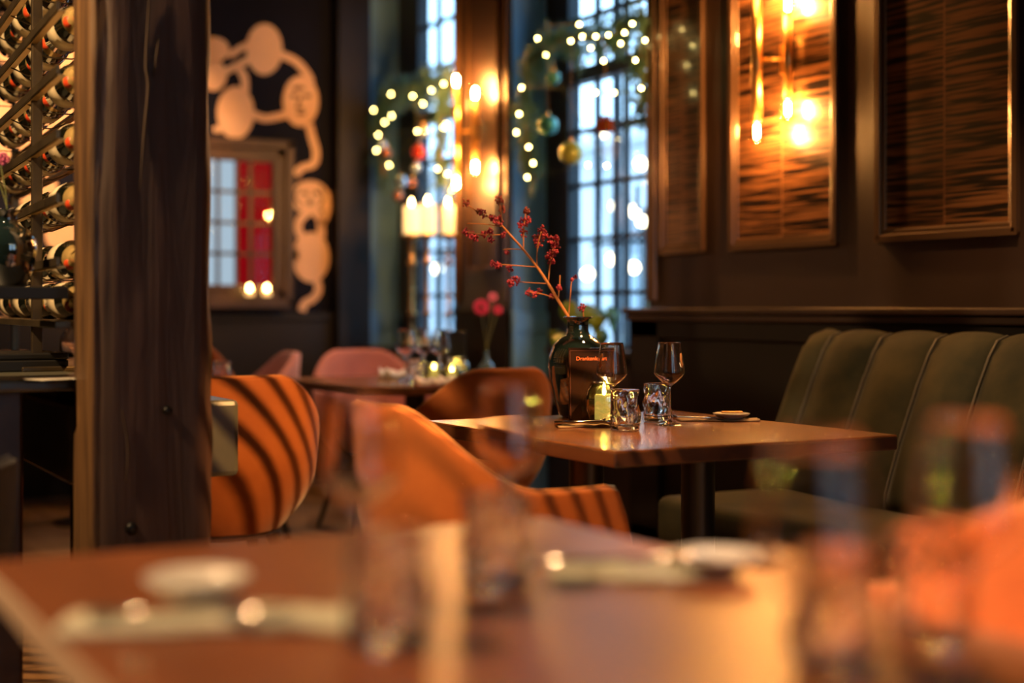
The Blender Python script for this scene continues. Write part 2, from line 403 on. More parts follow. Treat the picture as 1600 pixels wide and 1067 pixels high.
# casing at the corner of the panelled wall beside the near window, and on the pier
struct(MB().box(WX-.025, WX, 4.99, 5.055, 1.08, CZ).build('trim_7', 'mould', bevel=.008))
pm = MB()
for (a, b) in ((6.295, 6.335), (6.86, 6.898)): pm.box(WX-.025, WX, a, b, 1.08, CZ)
for (a, b) in ((6.41, 6.43), (6.75, 6.77)): pm.box(WX-.018, WX, a, b, 1.25, 3.0)
pm.box(WX-.018, WX, 6.43, 6.75, 1.25, 1.27)
struct(pm.build('trim_8', 'mould', bevel=.006))
# wainscot with ledge
wn = MB()
wn.box(LX+.02, WX, -2.9, 4.94, 0, 1.0)
for (a, b) in ((-2.9, -2.7), (-1.2, -1.0), (.6, .8), (2.3, 2.45), (4.78, 4.98)): wn.box(LX, LX+.02, a, b, 0, 1.0)
wn.box(LX, LX+.02, -2.9, 4.98, .93, 1.0); wn.box(LX, LX+.02, -2.9, 4.98, 0, .16); wn.box(LX+.02, WX, 4.94, 4.98, 0, 1.0)
struct(wn.build('baseboard_right', 'wall_low', bevel=.006))
struct(MB().box(LX-.035, WX, -2.9, 5.0, 1.028, 1.052).box(LX-.018, WX, -2.9, 4.99, 1.0, 1.028).build('trim_9', 'wall', bevel=.006))
struct(MB().box(WX-.04, WX, 6.295, 6.895, 1.02, 1.05).box(WX-.02, WX, 6.295, 6.895, 0, 1.02).build('trim_10', 'wall_low', bevel=.005))
# back wall dado + dark corner pilaster
struct(MB().box(-4.0, 3.44, BY-.04, BY, .98, 1.02).box(-4.0, 3.44, BY-.02, BY, 0, .98).build('baseboard_back', 'wall_low', bevel=.005))
struct(MB().box(3.22, 3.44, BY-.10, BY-.045, 0, CZ).build('trim_11', 'wall_low', bevel=.01))

# framed wall panels with raffia
def wall_panel(y0, y1, label):
    t = thing('wall_panel', label, 'wall panel', (WX, (y0+y1)/2, 1.28), 0, 'raffia panels on the wall behind the bench')
    h = CZ-1.28-.12; a, b = y0-(y0+y1)/2, y1-(y0+y1)/2
    MB().box(-.004, 0, a+.02, b-.02, .02, h-.02).build('raffia_sheet', 'raffia', t)
    fr = MB()
    for (o_, wd, dp) in ((0, .022, .022), (.022, .016, .012)):
        fr.box(-dp, 0, a+o_, a+o_+wd, o_, h-o_); fr.box(-dp, 0, b-o_-wd, b-o_, o_, h-o_)
        fr.box(-dp, 0, a+o_, b-o_, o_, o_+wd); fr.box(-dp, 0, a+o_, b-o_, h-o_-wd, h-o_)
    fr.build('frame', 'mould', t, bevel=.005)
wall_panel(4.66, 4.965, 'narrow dark raffia panel in bronze frame, nearest the window')
wall_panel(3.87, 4.48, 'glossy raffia panel in bronze frame lit by the brass wall lamp hung on it')
wall_panel(3.06, 3.667, 'dark brown slub raffia panel in bronze frame, right of the lamp panel')

# ------------------------------------------------------------------ windows
def window(n, g0, g1):
    t = bpy.data.objects.new('window_%d' % n, None); COL.objects.link(t); t['kind'] = 'structure'
    f = MB(); x0, x1 = GX-.02, GX+.05
    f.box(x0, x1, g0, g0+.03, .86, 3.0); f.box(x0, x1, g1-.03, g1, .86, 3.0)
    f.box(x0, x1, g0, g1, .83, .88); f.box(x0, x1, g0, g1, 2.97, 3.0); f.box(x0-.01, x1, g0, g1, 2.15, 2.22)
    f.build('window_frame', 'frame_dark', t, bevel=.004)
    m = MB(); mx0, mx1 = GX, GX+.03
    for k in (1, 2):
        y = g0+(g1-g0)*k/3; m.box(mx0, mx1, y-.009, y+.009, .86, 3.0)
    for z in (1.125, 1.388, 1.652, 1.918, 2.466, 2.735): m.box(mx0, mx1, g0, g1, z-.010, z+.010)
    m.build('glazing_bars', 'frame_dark', t)
    # outer storm window, set back, with a heavier mullion
    q = MB(); q.box(GX+.13, GX+.16, g0+.16, g0+.20, .86, 3.0); q.box(GX+.13, GX+.16, g1-.24, g1-.20, .86, 3.0)
    for z in (1.36, 1.92, 2.5): q.box(GX+.13, GX+.15, g0, g1, z, z+.018)
    q.build('outer_sash', 'frame_dark', t)
    MB().box(GX+.012, GX+.016, g0, g1, .86, 3.0).build('pane', 'pane', t)
    MB().box(GX-.12, GX, g0-.03, g1+.03, .83, .86).build('window_sill', 'wall', t, bevel=.005)
    MB().tube([(GX-.03, g0+.05, 1.50), (GX-.06, g0+.05, 1.50), (GX-.06, g0+.05, 1.58), (GX-.055, g0+.06, 1.60)], .008, 8).build('handle', 'black_metal', t, smooth=True)
window(1, 5.30, 6.05); window(2, 7.05, 7.80)

# street outside
struct(box('street', 'street', 3.95, 40, -10, 40, -.35, -.25))
b = thing('building', 'pale rendered town house across the street, seen through the windows', 'building', (15, 22, -.25))
MB().box(-1, 3, -16, 16, 0, 4.2).build('facade', 'facade', b)
for k in range(9):
    y = -14.5+k*3.4
    for z in (.9,):
        f = MB().box(-1.06, -1.0, y-.55, y+.55, z, z+2.0); f = f.build('window', 'facade_win', b)
        MB().box(-1.10, -1.06, y-.04, y+.04, z, z+2.0).box(-1.10, -1.06, y-.55, y+.55, z+1.2, z+1.28).build('glazing_bars', 'facade', f)
MB().box(-1.4, 3.4, -16.2, 16.2, 4.2, 4.5).build('cornice', 'facade', b, bevel=.05)
fl = thing('festoon_lights', 'warm round bulbs strung outside in front of the window', 'string lights', (0, 0, 0))
FP = [(990, 418), (962, 322), (1004, 346), (940, 206), (957, 405), (1001, 256), (918, 428), (684, 420), (990, 330)]
wp = [at(x, y, 9.5) for x, y in FP]
o = sorted(wp, key=lambda p: p.y)
MB().tube(catmull([p+Vector((0, 0, .06)) for p in o], 4), .003, 5).build('cable', 'black_metal', fl)
for p in wp: MB().ball(p, .035, 12).build('bulb', 'festoon', fl, smooth=True)
for q_ in (o[0], o[-1]): MB().tube([(q_.x, q_.y, -.25), (q_.x, q_.y, q_.z+.09)], .02, 8).build('pole', 'black_metal', fl, smooth=True)

# ------------------------------------------------------------------ interior glazed window in the back wall, red room behind
wa = on_y(335, 222, BY); wb = on_y(455, 478, BY)
t = bpy.data.objects.new('window_3', None); COL.objects.link(t); t['kind'] = 'structure'
x1 = wb.x; x0 = x1-.92; z1 = 2.05; z0 = 1.06; fy = BY
f = MB()
for (o_, wd, dp) in ((0, .05, .05), (.05, .05, .03), (.10, .03, .045)):
    f.box(x0+o_, x0+o_+wd, fy-dp, fy-.001, z0+o_, z1-o_); f.box(x1-o_-wd, x1-o_, fy-dp, fy-.001, z0+o_, z1-o_)
    f.box(x0+o_, x1-o_, fy-dp, fy-.001, z0+o_, z0+o_+wd); f.box(x0+o_, x1-o_, fy-dp, fy-.001, z1-o_-wd, z1-o_)
f.build('window_frame', 'wood_frame', t, bevel=.006)
gx0, gx1, gz0, gz1 = x0+.13, x1-.13, z0+.13, z1-.13
g = MB()
for k in range(1, 4):
    zz = gz0+(gz1-gz0)*k/4; g.box(gx0, gx1, fy-.03, fy-.008, zz-.010, zz+.010)
for k in range(1, 5):
    xx = gx0+(gx1-gx0)*(.25, .50, .67, .80)[k-1]; g.box(xx-.009, xx+.009, fy-.03, fy-.008, gz0, gz1)
g.build('glazing_bars', 'leg_black', t)
MB().box(gx0+(gx1-gx0)*.67, gx1, fy-.006, fy-.001, gz0, gz1).build('red_pane', 'redroom', t)
MB().box(gx0, gx0+(gx1-gx0)*.67, fy-.006, fy-.001, gz0, gz1).build('pale_pane', 'pale_reflection', t)
MB().box(gx0, gx1, fy-.014, fy-.011, gz0, gz1).build('pane', 'pane', t)
# lit tealights and lamp seen at that window
def glow(name, label, px, py, Y, r, m, cat='candle', group=None):
    p = on_y(px, py, Y); o = MB().ball((0, 0, 0), r, 12).build(name, m, None, smooth=True, loc=p); return tag(o, label, cat, group)

# ------------------------------------------------------------------ wall mural (flat print, slightly raised)
mu = thing('wall_mural', 'pale discs, faces and looping arms printed on the dark navy back wall', 'mural', (0, BY, 0))
def wpt(px, py, d=.004): v = on_y(px, py, BY-d); return (v.x, v.z)
def disc(px, py, rx, ry, m='pale_mural', name='disc', d=.006, rot=0):
    poly = []
    for k in range(36):
        a = 2*PI*k/36; ex, ez = rx*math.cos(a), ry*math.sin(a)
        poly.append(wpt(px+ex*math.cos(rot)-ez*math.sin(rot), py+ex*math.sin(rot)+ez*math.cos(rot)))
    return MB().prism(poly, -d, -.0005).build(name, m, mu)
def band(pts, wd, m='pale_mural', name='arm', d=.005):
    c = catmull([Vector((x, y, 0)) for x, y in pts], 6); L_ = []; R_ = []
    for i, p in enumerate(c):
        t_ = (c[min(i+1, len(c)-1)]-c[max(i-1, 0)]).normalized(); n_ = Vector((-t_.y, t_.x, 0))*wd/2
        L_.append(wpt(p.x+n_.x, p.y+n_.y)); R_.append(wpt(p.x-n_.x, p.y-n_.y))
    mb = MB(); n = len(L_)
    vs = [(x, -d, z) for x, z in L_]+[(x, -d, z) for x, z in R_]+[(x, -.0005, z) for x, z in L_]+[(x, -.0005, z) for x, z in R_]
    fs = []
    for i in range(n-1):
        fs += [(i, i+1, n+i+1, n+i), (i, 2*n+i, 2*n+i+1, i+1), (n+i, n+i+1, 3*n+i+1, 3*n+i)]
    mb.add(vs, fs); return mb.build(name, m, mu)
disc(413, 77, 28, 40); disc(368, 176, 29, 41); disc(486, 402, 29, 39)
disc(470, 158, 28, 40, name='face'); disc(484, 308, 30, 26, name='face'); disc(334, 78, 24, 20, name='disc'); disc(334, 118, 20, 24, name='disc')
band([(392, 68), (375, 76), (358, 88)], 10); band([(392, 92), (372, 102), (352, 112)], 11)
band([(438, 85), (462, 96), (480, 116), (486, 130)], 12); band([(372, 104), (382, 122), (383, 145)], 12)
band([(394, 178), (412, 185), (430, 183), (450, 178)], 12); band([(483, 194), (488, 215), (494, 238), (490, 256), (472, 262), (462, 274)], 12)
band([(484, 330), (470, 342), (466, 356), (472, 372)], 12); band([(488, 328), (500, 342), (502, 372)], 12); band([(510, 300), (512, 326), (502, 352)], 10)
band([(494, 436), (498, 452), (490, 466), (476, 474), (472, 486)], 12); disc(458, 398, 9, 11, name='nose'); disc(340, 202, 8, 5, name='nose')
for (a, b_, c_, d_) in ((459, 150, 6, 3), (480, 150, 6, 3), (466, 138, 10, 3), (470, 177, 7, 3), (476, 302, 5, 3), (494, 302, 5, 3), (484, 316, 4, 5)):
    disc(a, b_, c_, d_, 'mural_dark', 'facial_feature', .0075)
band([(470, 150), (467, 160), (464, 168), (474, 170)], 4, 'mural_dark', 'facial_feature', .0075)
band([(466, 292), (460, 308), (470, 322)], 3, 'mural_dark', 'facial_feature', .0075); band([(500, 292), (506, 308), (498, 322)], 3, 'mural_dark', 'facial_feature', .0075)
# the part of it seen between the bottles
disc(30, 400, 30, 34); disc(95, 362, 26, 32); disc(92, 438, 20, 22); disc(92, 440, 9, 11, 'navy_wall', 'gap', .0078)
disc(20, 190, 60, 60); disc(110, 215, 34, 44); disc(60, 300, 30, 40); disc(100, 90, 40, 44); disc(15, 60, 34, 40); disc(-60, 330, 50, 60)
band([(60, 300), (80, 330), (95, 350)], 14); band([(100, 120), (112, 150), (110, 180)], 14)
disc(180, 300, 30, 40); disc(240, 180, 34, 44); band([(180, 270), (200, 230), (225, 210)], 12); band([(265, 170), (290, 150), (312, 120)], 12)

# ------------------------------------------------------------------ timber post
pt_ = thing('timber_post', 'massive old dark oak timber post with cracks and bolts, left of centre', 'post', (0, 0, 0))
def post_face(u0, u1, v0, v1):
    return None
px0, px1, py0, py1 = .650, .892, 2.936, 3.10
def rough_box(x0, x1, y0, y1, z0, z1, seed, amp, nz_=120, chamf=.018):
    m = MB(); ring = [(x0+chamf, y0), (x1-chamf, y0), (x1, y0+chamf), (x1, y1-chamf), (x1-chamf, y1), (x0+chamf, y1), (x0, y1-chamf), (x0, y0+chamf)]
    R2 = []
    for i in range(8):
        a, b = ring[i], ring[(i+1) % 8]; k = 8 if i % 2 == 0 else 2
        for j in range(k): R2.append((a[0]+(b[0]-a[0])*j/k, a[1]+(b[1]-a[1])*j/k))
    n = len(R2); cx, cy_ = (x0+x1)/2, (y0+y1)/2; vs = []; fs = []
    for i in range(nz_+1):
        z = z0+(z1-z0)*i/nz_
        for (x, y) in R2:
            d = noise.noise(Vector((x*14+seed, y*14, z*2.6)))*amp+noise.noise(Vector((x*50, y*50+seed, z*9)))*amp*.5
            dx, dy = x-cx, y-cy_; l = math.hypot(dx, dy)
            edge = 1+1.2*ss(.06, .13, abs(dx))
            vs.append((x+dx/l*d*edge, y+dy/l*d*edge*.6, z))
    for i in range(nz_):
        for k in range(n): k2 = (k+1) % n; fs.append((i*n+k, i*n+k2, (i+1)*n+k2, (i+1)*n+k))
    fs.append(tuple(range(n))[::-1]); fs.append(tuple(nz_*n+k for k in range(n)))
    return m.add(vs, fs)
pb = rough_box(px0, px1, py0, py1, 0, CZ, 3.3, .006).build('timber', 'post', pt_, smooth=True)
pb2 = rough_box(px0-.012, px0+.03, py0+.006, py1+.01, 0, CZ, 9.1, .007, chamf=.008).build('lit_side', 'post_edge', pt_, smooth=True)
def crack(p, wd):
    c = catmull([on_y(x, y, py0-.003) for x, y in p], 5); n = len(c)
    return c, [max(.0006, wd*math.sin(PI*(i+.5)/n)) for i in range(n)]
for cr_, wd in (([(233, -20), (231, 30), (228, 100), (232, 135), (226, 200), (222, 250), (218, 300)], .0035), ([(248, 60), (244, 90), (240, 125)], .003), ([(190, 640), (200, 700), (196, 760)], .0025)):
    c, r_ = crack(cr_, wd); MB().tube(c, r_, 6).build('crack', 'mural_dark', pt_, smooth=True)
for (x, y, r_) in ((262, 642, .010), (206, 826, .013)):
    p = on_y(x, y, py0-.004); MB().ball((0, 0, 0), r_, 14, (1, .6, 1)).build('bolt', 'black_metal', pt_, smooth=True, loc=p)

# ------------------------------------------------------------------ tables
def table(name, label, x0, x1, y0, y1, cols, top='table', edge='table_x', thick=.036, group=None, zt=.75, wav=.004):
    cx, cy_ = (x0+x1)/2, (y0+y1)/2
    t = thing(name, label, 'table', (cx, cy_, 0), 0, group); hx, hy = (x1-x0)/2, (y1-y0)/2
    ring = []
    n = 14
    for i in range(n): ring.append((-hx+2*hx*i/n, -hy))
    for i in range(n): ring.append((hx, -hy+2*hy*i/n))
    for i in range(n): ring.append((hx-2*hx*i/n, hy))
    for i in range(n): ring.append((-hx, hy-2*hy*i/n))
    R2 = [(x+(noise.noise(Vector((x*3+x0, y*3, 5)))*wav), y+(noise.noise(Vector((x*3, y*3+y0, 9)))*wav)) for x, y in ring]
    mb = MB(); N_ = len(R2)
    vs = [(x, y, zt-thick) for x, y in R2]+[(x, y, zt-.004) for x, y in R2]
    fs = [tuple(range(N_))[::-1]]+[(k, (k+1) % N_, N_+(k+1) % N_, N_+k) for k in range(N_)]+[tuple(range(N_, 2*N_))]
    mb.add(vs, fs); under = mb.build('table_edge', edge, t, bevel=.004)
    tv = [(x*.998, y*.998, zt-.0039) for x, y in R2]+[(x*.993, y*.993, zt) for x, y in R2]
    tp = MB().add(tv, [tuple(range(N_))[::-1]]+[(k, (k+1) % N_, N_+(k+1) % N_, N_+k) for k in range(N_)]+[tuple(range(N_, 2*N_))])
    tp.build('tabletop', top, t)
    for (ax, ay) in cols:
        MB().lathe([(.20, 0), (.20, .012), (.05, .022), (.044, .03), (.044, zt-thick-.02), (.10, zt-thick-.008), (.10, zt-thick)], 28).build('pedestal', 'leg_black', t, smooth=True, bevel=.002, loc=(ax, ay, 0))
    return t
focus_t = table('restaurant_table', 'walnut table in sharp focus, set for two beside the green bench', 1.63, 2.43, 2.52, 3.45, [(-.17, .02), (.17, .02)])
near_t = table('restaurant_table', 'large blurred walnut table filling the bottom of the picture', .262, 1.03, .52, 1.78, [(0, -.25), (0, .30)], 'near_table', 'edge_light', .04)
tab2 = table('restaurant_table', 'dark table by the window pier, crowded with glasses and candles', 2.1, 2.95, 5.0, 5.9, [(0, 0)])
tab3 = table('restaurant_table', 'dark table mostly hidden behind the striped orange chair', .95, 1.68, 4.78, 5.6, [(0, 0)])
tab4 = table('restaurant_table', 'small far table in front of the back wall, under the red window', 1.2, 1.95, 6.75, 7.5, [(0, 0)])

# ------------------------------------------------------------------ tub chairs
def make_chair(label, fabric, edge='seam'):
    t = thing('tub_chair', label, 'chair')
    PM = math.radians(128); NU, NV = 49, 9
    def rim(tt):
        return .845-.012*(tt/.3)**2 if tt < .0 else (.845-(.845-.672)*ss(.16, .64, tt)-(.672-.50)*ss(.86, 1.0, tt))
    def P_(u, v):
        ph = -PM+2*PM*u; tt = abs(ph)/PM; h = rim(tt)
        z = .36+(h-.36)*v
        rr = .60+.34*math.sin(min(v*1.7, 1)*PI/2)+.10*v
        return Vector((.288*math.sin(ph)*rr, (-.285*math.cos(ph)+(.05*ss(.5, 1, tt)))*rr, z))
    vs = [P_(u/(NU-1), v/(NV-1)) for v in range(NV) for u in range(NU)]
    fs = [(v*NU+u, v*NU+u+1, (v+1)*NU+u+1, (v+1)*NU+u) for v in range(NV-1) for u in range(NU-1)]
    MB().add(vs, fs).build('shell', fabric, t, smooth=True, solid=.034, bevel=.012, seg=3)
    MB().tube([P_(u/(NU-1), 1)+Vector((0, 0, .0015)) for u in range(1, NU-1)], .0035, 6).build('stitched_seam', edge, t, smooth=True)
    # seat cushion
    pr = [(.0, .36), (.16, .36), (.215, .375), (.235, .42), (.235, .45), (.215, .478), (.16, .487), (0, .49)]
    MB().lathe(pr, 36, (0, .02, 0), lambda a, z, i: 1+.05*math.sin(a)).build('seat', fabric, t, smooth=True)
    MB().lathe([(0, .33), (.15, .33), (.17, .345), (.17, .362), (0, .362)], 28, (0, 0, 0)).build('seat_base', 'leg_black', t)
    for sx in (-1, 1):
        for sy in (-1, 1):
            MB().tube([(sx*.13, sy*.13, .345), (sx*.22, sy*.22, 0)], [.022, .011], 12).build('leg', 'leg_black', t, smooth=True)
    return t
GO = 'rust orange tub chairs'
ch = make_chair('orange velvet tub chair with diagonal shadow stripes on its back, right of the post', 'velvet_orange')
ch.location = (1.36, 4.40, 0); ch.rotation_euler = (0, 0, math.radians(-2)); ch['group'] = GO
dup(ch, (1.50, 2.84, 0), math.radians(-90), 'orange-brown velvet tub chair drawn up to the left side of the sharp table', GO)
dup(ch, (2.27, 4.50, 0), math.radians(6), 'orange velvet tub chair behind the sharp table, its back to the camera', GO)
dup(ch, (1.36, 1.16, 0), math.radians(90), 'blurred bright orange tub chair at the right of the near table', GO)
dup(ch, (2.12, 7.65, 0), math.radians(160), 'orange tub chair at the far back wall, barely showing beside the post', GO)
pk = make_chair('pink velvet tub chair seen from the side, just right of the post', 'velvet_pink', 'velvet_pink')
pk.location = (2.02, 6.36, 0); pk.rotation_euler = (0, 0, math.radians(82)); pk['group'] = 'pink tub chairs'
dup(pk, (2.70, 6.24, 0), math.radians(180), 'pink velvet tub chair facing the camera behind the crowded dark table', 'pink tub chairs')
nv = make_chair('navy tub chair cut off by the left edge of the picture', 'velvet_navy', 'velvet_navy')
nv.location = (.13, 2.74, 0); nv.rotation_euler = (0, 0, math.radians(-30)); nv.scale = (1, 1, 1.16)

# ------------------------------------------------------------------ banquette
bq = thing('banquette', 'olive green velvet bench with channelled back along the panelled wall', 'bench', (0, 0, 0))
YE = 3.74
def back_prof(bul):
    return [(2.99, .40), (3.00-bul*.6, .50), (3.06-bul, .66), (3.13-bul, .82), (3.175-bul*.8, .91), (3.205, .955), (3.245, .968), (3.275, .955), (3.292, .90), (3.292, .40)]
seams = [YE, YE-.11]+[YE-.11-.236*k for k in range(1, 13)]
for i in range(len(seams)-1):
    a, b_ = seams[i], seams[i+1]; mb = MB(); NS = 8; vs = []; fs = []; n = 10
    for k in range(NS+1):
        t_ = k/NS; bul = .038*(1-abs(2*t_-1)**2.6); pr = back_prof(bul)
        for (x, z) in pr: vs.append((x, a+(b_-a)*t_, z+(bul*.35 if .9 < z else 0)))
    for k in range(NS):
        for j in range(n): j2 = (j+1) % n; fs.append((k*n+j, k*n+j2, (k+1)*n+j2, (k+1)*n+j))
    fs.append(tuple(range(n))); fs.append(tuple(NS*n+j for j in range(n))[::-1])
    mb.add(vs, fs).build('back_channel', 'velvet_green', bq, smooth=True)
for y in seams[1:-1]:
    MB().tube([(x-.004, y, z+.002) for x, z in back_prof(.004)[:8]], .004, 8).build('piping', 'piping', bq, smooth=True)
MB().box(2.58, 3.02, -1.0, YE+.02, .30, .455).build('seat', 'velvet_green', bq, smooth=True, bevel=.035, seg=4)
MB().box(2.66, 3.28, -1.0, YE, .06, .32).build('base', 'velvet_green', bq, bevel=.01)
MB().box(2.72, 3.26, -.95, YE-.03, 0, .07).build('plinth', 'leg_black', bq)
# ------------------------------------------------------------------ wall lamps
def make_sconce(label, Y):
    t = thing('wall_lamp', label, 'wall lamp', (WX, Y, 1.975), 0, 'brass wall lamps')
    MB().box(-.035, -.004, -.022, .022, -.055, .055).build('backplate', 'brass', t, bevel=.004)
    MB().tube([(-.02, 0, .0), (-.045, 0, 0)], .006, 8).tube([(-.03, 0, 0), (-.105, .06, 0)], .006, 8).build('bracket', 'brass', t, smooth=True)
    for (x, y, h, r) in ((-.105, .066, .225, .0195), (-.050, -.045, .15, .0155)):
        rod = MB().lathe([(r, -h), (r, h)], 20).build('brass_tube', 'brass', t, smooth=True, loc=(x, y, 0))
        for s in (-1, 1):
            pr = [(.0135, 0), (.014, .012), (.022, .030), (.030, .050), (.031, .062), (.026, .080), (.014, .090), (.0, .093)]
            bl = MB().lathe([(r_, z*s) for r_, z in pr], 20).build('bulb', 'bulb_glass', t, smooth=True, loc=(x, y, s*h))
            MB().lathe([(.0, .018*s), (.008, .02*s), (.009, .04*s), (.008, .062*s), (0, .066*s)], 10).build('filament', 'filament', bl, smooth=True)
            MB().lathe([(.0145, -.004*s), (.0145, .010*s), (0, .012*s)], 14).build('cap', 'brass', bl)
    return t
s1 = make_sconce('brass wall lamp with bare bulbs on the glossy raffia panel, upper right', 4.135)
s2 = dup(s1, (WX-.02, 6.60, 1.975), 0, 'glowing brass wall lamp on the pier between the two garlanded windows')

# ------------------------------------------------------------------ garlands, fairy lights, baubles
def garland(label, path, width, dens, seedv):
    random.seed(seedv); t = thing('pine_garland', label, 'garland', (0, 0, 0), 0, 'pine garlands hung around the windows')
    c = catmull(path, 8); MB().tube(c, .008, 6).build('stem', 'bark', t, smooth=True)
    mb = MB(); mb2 = MB()
    for i in range(len(c)-1):
        d = (c[i+1]-c[i]); 
        for k in range(max(2, int(d.length*dens))):
            p = c[i]+d*random.random(); wv = width*(.75+.5*noise.noise(c[i]*4))
            v = Vector((random.uniform(-1, .6), random.gauss(0, 1), random.gauss(0, 1))); v = v.normalized()*wv*random.uniform(.45, 1)
            v.x *= .6; v.z -= .02
            e = p+v; inw = e.y < 5.07 or 6.28 < e.y < 6.91 or e.y > 8.10; e.x = min(e.x, 3.40 if inw else 3.58)
            mb2.tube([p, e], [.0025, .001], 3, cap=False)
            tw = (e-p).normalized()
            for q in range(20):
                s_ = .25+.75*q/19; b_ = p+(e-p)*s_
                nd = (tw*.8+Vector((random.uniform(-1, 1), random.uniform(-1, 1), random.uniform(-1, 1)))).normalized()
                ln = random.uniform(.030, .055); sd = nd.cross(Vector((random.random(), random.random(), random.random()))).normalized()*.0030; s3 = nd.cross(sd).normalized()*.0030
                mb.add([b_+sd, b_-sd*.5+s3, b_-sd*.5-s3, b_+nd*ln], [(0, 1, 3), (1, 2, 3), (2, 0, 3)])
    mb2.build('twigs', 'bark', t, fix=False)
    o = mb.build('needles', 'needle', t, fix=False); o['kind'] = 'stuff'
    return t
XG = 3.46
g2 = [on_x(x, y, XG) for x, y in ((836, 285), (826, 240), (822, 190), (824, 130), (838, 88), (880, 62), (930, 62), (975, 45), (1006, 25))]
g2r = [on_x(x, y, XG) for x, y in ((1006, 25), (1004, 80), (1006, 130), (1004, 185))]
g1 = [on_x(x, y, XG) for x, y in ((600, 270), (592, 220), (598, 170), (625, 142), (660, 135), (695, 128), (712, 130))]
g1r = [on_x(x, y, XG) for x, y in ((704, 130), (692, 180), (690, 240), (697, 305))]
ga2 = garland('lush pine garland framing the right window', g2+g2r[1:], .16, 190, 3)
ga1 = garland('bushy pine garland framing the left window', g1, .19, 200, 5)
ga1b = garland('loose pine branch hanging down beside the glowing pier lamp', g1r, .13, 150, 6)
random.seed(11)
L2 = [(853, 86), (892, 64), (910, 57), (931, 57), (951, 55), (976, 51), (988, 37), (923, 75), (943, 95), (970, 68), (993, 94), (1008, 63), (1002, 138), (931, 145), (960, 145), (815, 137), (811, 178), (807, 207), (826, 230), (833, 255), (824, 277), (919, 258), (948, 259), (840, 60), (905, 38)]
L1 = [(611, 147), (693, 131), (674, 141), (661, 162), (584, 172), (612, 181), (601, 191), (591, 211), (697, 194), (693, 199), (684, 264), (699, 272), (706, 297), (588, 235), (706, 323), (645, 150), (652, 205), (608, 258)]
def fairy(label, pts, X):
    t = thing('fairy_lights', label, 'fairy lights', (0, 0, 0), 0, 'warm fairy lights in the garlands')
    P = [on_x(x, y, X+random.uniform(-.03, .02)) for x, y in pts]
    MB().tube(catmull(P, 3), .0015, 4).build('wire', 'stem', t)
    for p in P: MB().ball((0, 0, 0), .0065, 8).build('bulb', 'fairy', t, smooth=True, loc=p)
fairy('string of warm fairy lights woven through the right window garland', L2, XG-.12)
fairy('string of warm fairy lights woven through the left window garland', L1, XG-.12)
tf = thing('fairy_lights', 'added unseen fairy lights around the windows behind the near table', 'fairy lights', (0, 0, 0), 0, 'added fairy lights around the unseen windows')  # added out of view for small highlights on the smoked vase
random.seed(17); P = []
for k in range(46):
    u = k/45; x = .1+2.7*u; P.append(Vector((x, -2.93, 2.75+.12*math.sin(u*14)+random.uniform(-.07, .07))))
for k in range(20): P.append(Vector((2.85+random.uniform(-.08, .08), -2.93, 2.7-k*.085)))
MB().tube(P, .002, 4).build('wire', 'stem', tf)
for p in P: MB().ball((0, 0, 0), .012, 8).build('bulb', 'fairy', tf, smooth=True, loc=p)
def bauble(label, px, py, r, m, X=XG-.08, up=.06):
    p = on_x(px, py, X); t = thing('bauble', label, 'bauble', p, 0, 'baubles hanging in the garlands')
    MB().ball((0, 0, 0), r, 24).build('ball', m, t, smooth=True)
    MB().lathe([(.008, r-.002), (.008, r+.012), (0, r+.013)], 12).build('cap', 'brass', t)
    MB().tube([(0, 0, r+.01), (0, 0, r+up)], .0012, 5).build('thread', 'linen_tan', t)
bauble('teal green bauble hanging at the left of the right window', 856, 196, .049, 'teal_b', up=.26)
bauble('translucent lime yellow bauble hanging over the window glass', 893, 239, .056, 'lime_b', up=.5)
bauble('teal bauble tucked under the garland top at the right window', 865, 122, .034, 'teal_b')
bauble('red bauble among needles beside the left window', 655, 238, .045, 'red_b')
bauble('copper bauble at the lower left end of the left garland', 604, 240, .035, 'copper_b')
bauble('pale blue bauble above the copper one in the left garland', 596, 228, .035, 'silver_b')
bauble('pale blue bauble low on the left garland over the candles', 627, 284, .035, 'silver_b')
bauble('small copper bauble right of the low pale blue one', 644, 286, .026, 'copper_b')
bauble('lowest copper bauble, hanging over the pillar candles', 622, 306, .03, 'copper_b')
bauble('pale blue bauble in the middle of the left window glass', 650, 262, .030, 'silver_b')
bauble('silvery bauble near the right tip of the left garland', 662, 206, .033, 'silver_b')
p = on_x(946, 196, XG-.08); t = thing('gift_ornament', 'small copper gift box ornament with bow hanging in the right window', 'ornament', p, .4)
MB().box(-.028, .028, -.028, .028, -.03, .026).build('box', 'copper_b', t, bevel=.003)
MB().box(-.030, .030, -.005, .005, -.031, .028).box(-.005, .005, -.030, .030, -.031, .028).build('ribbon', 'berry_rust', t)
MB().ball((0, .014, .036), .014, 10, (.6, 1, .7)).ball((0, -.014, .036), .014, 10, (.6, 1, .7)).build('bow', 'berry_rust', t, smooth=True)
MB().tube([(0, 0, .03), (0, 0, .36)], .0012, 5).build('thread', 'linen_tan', t)

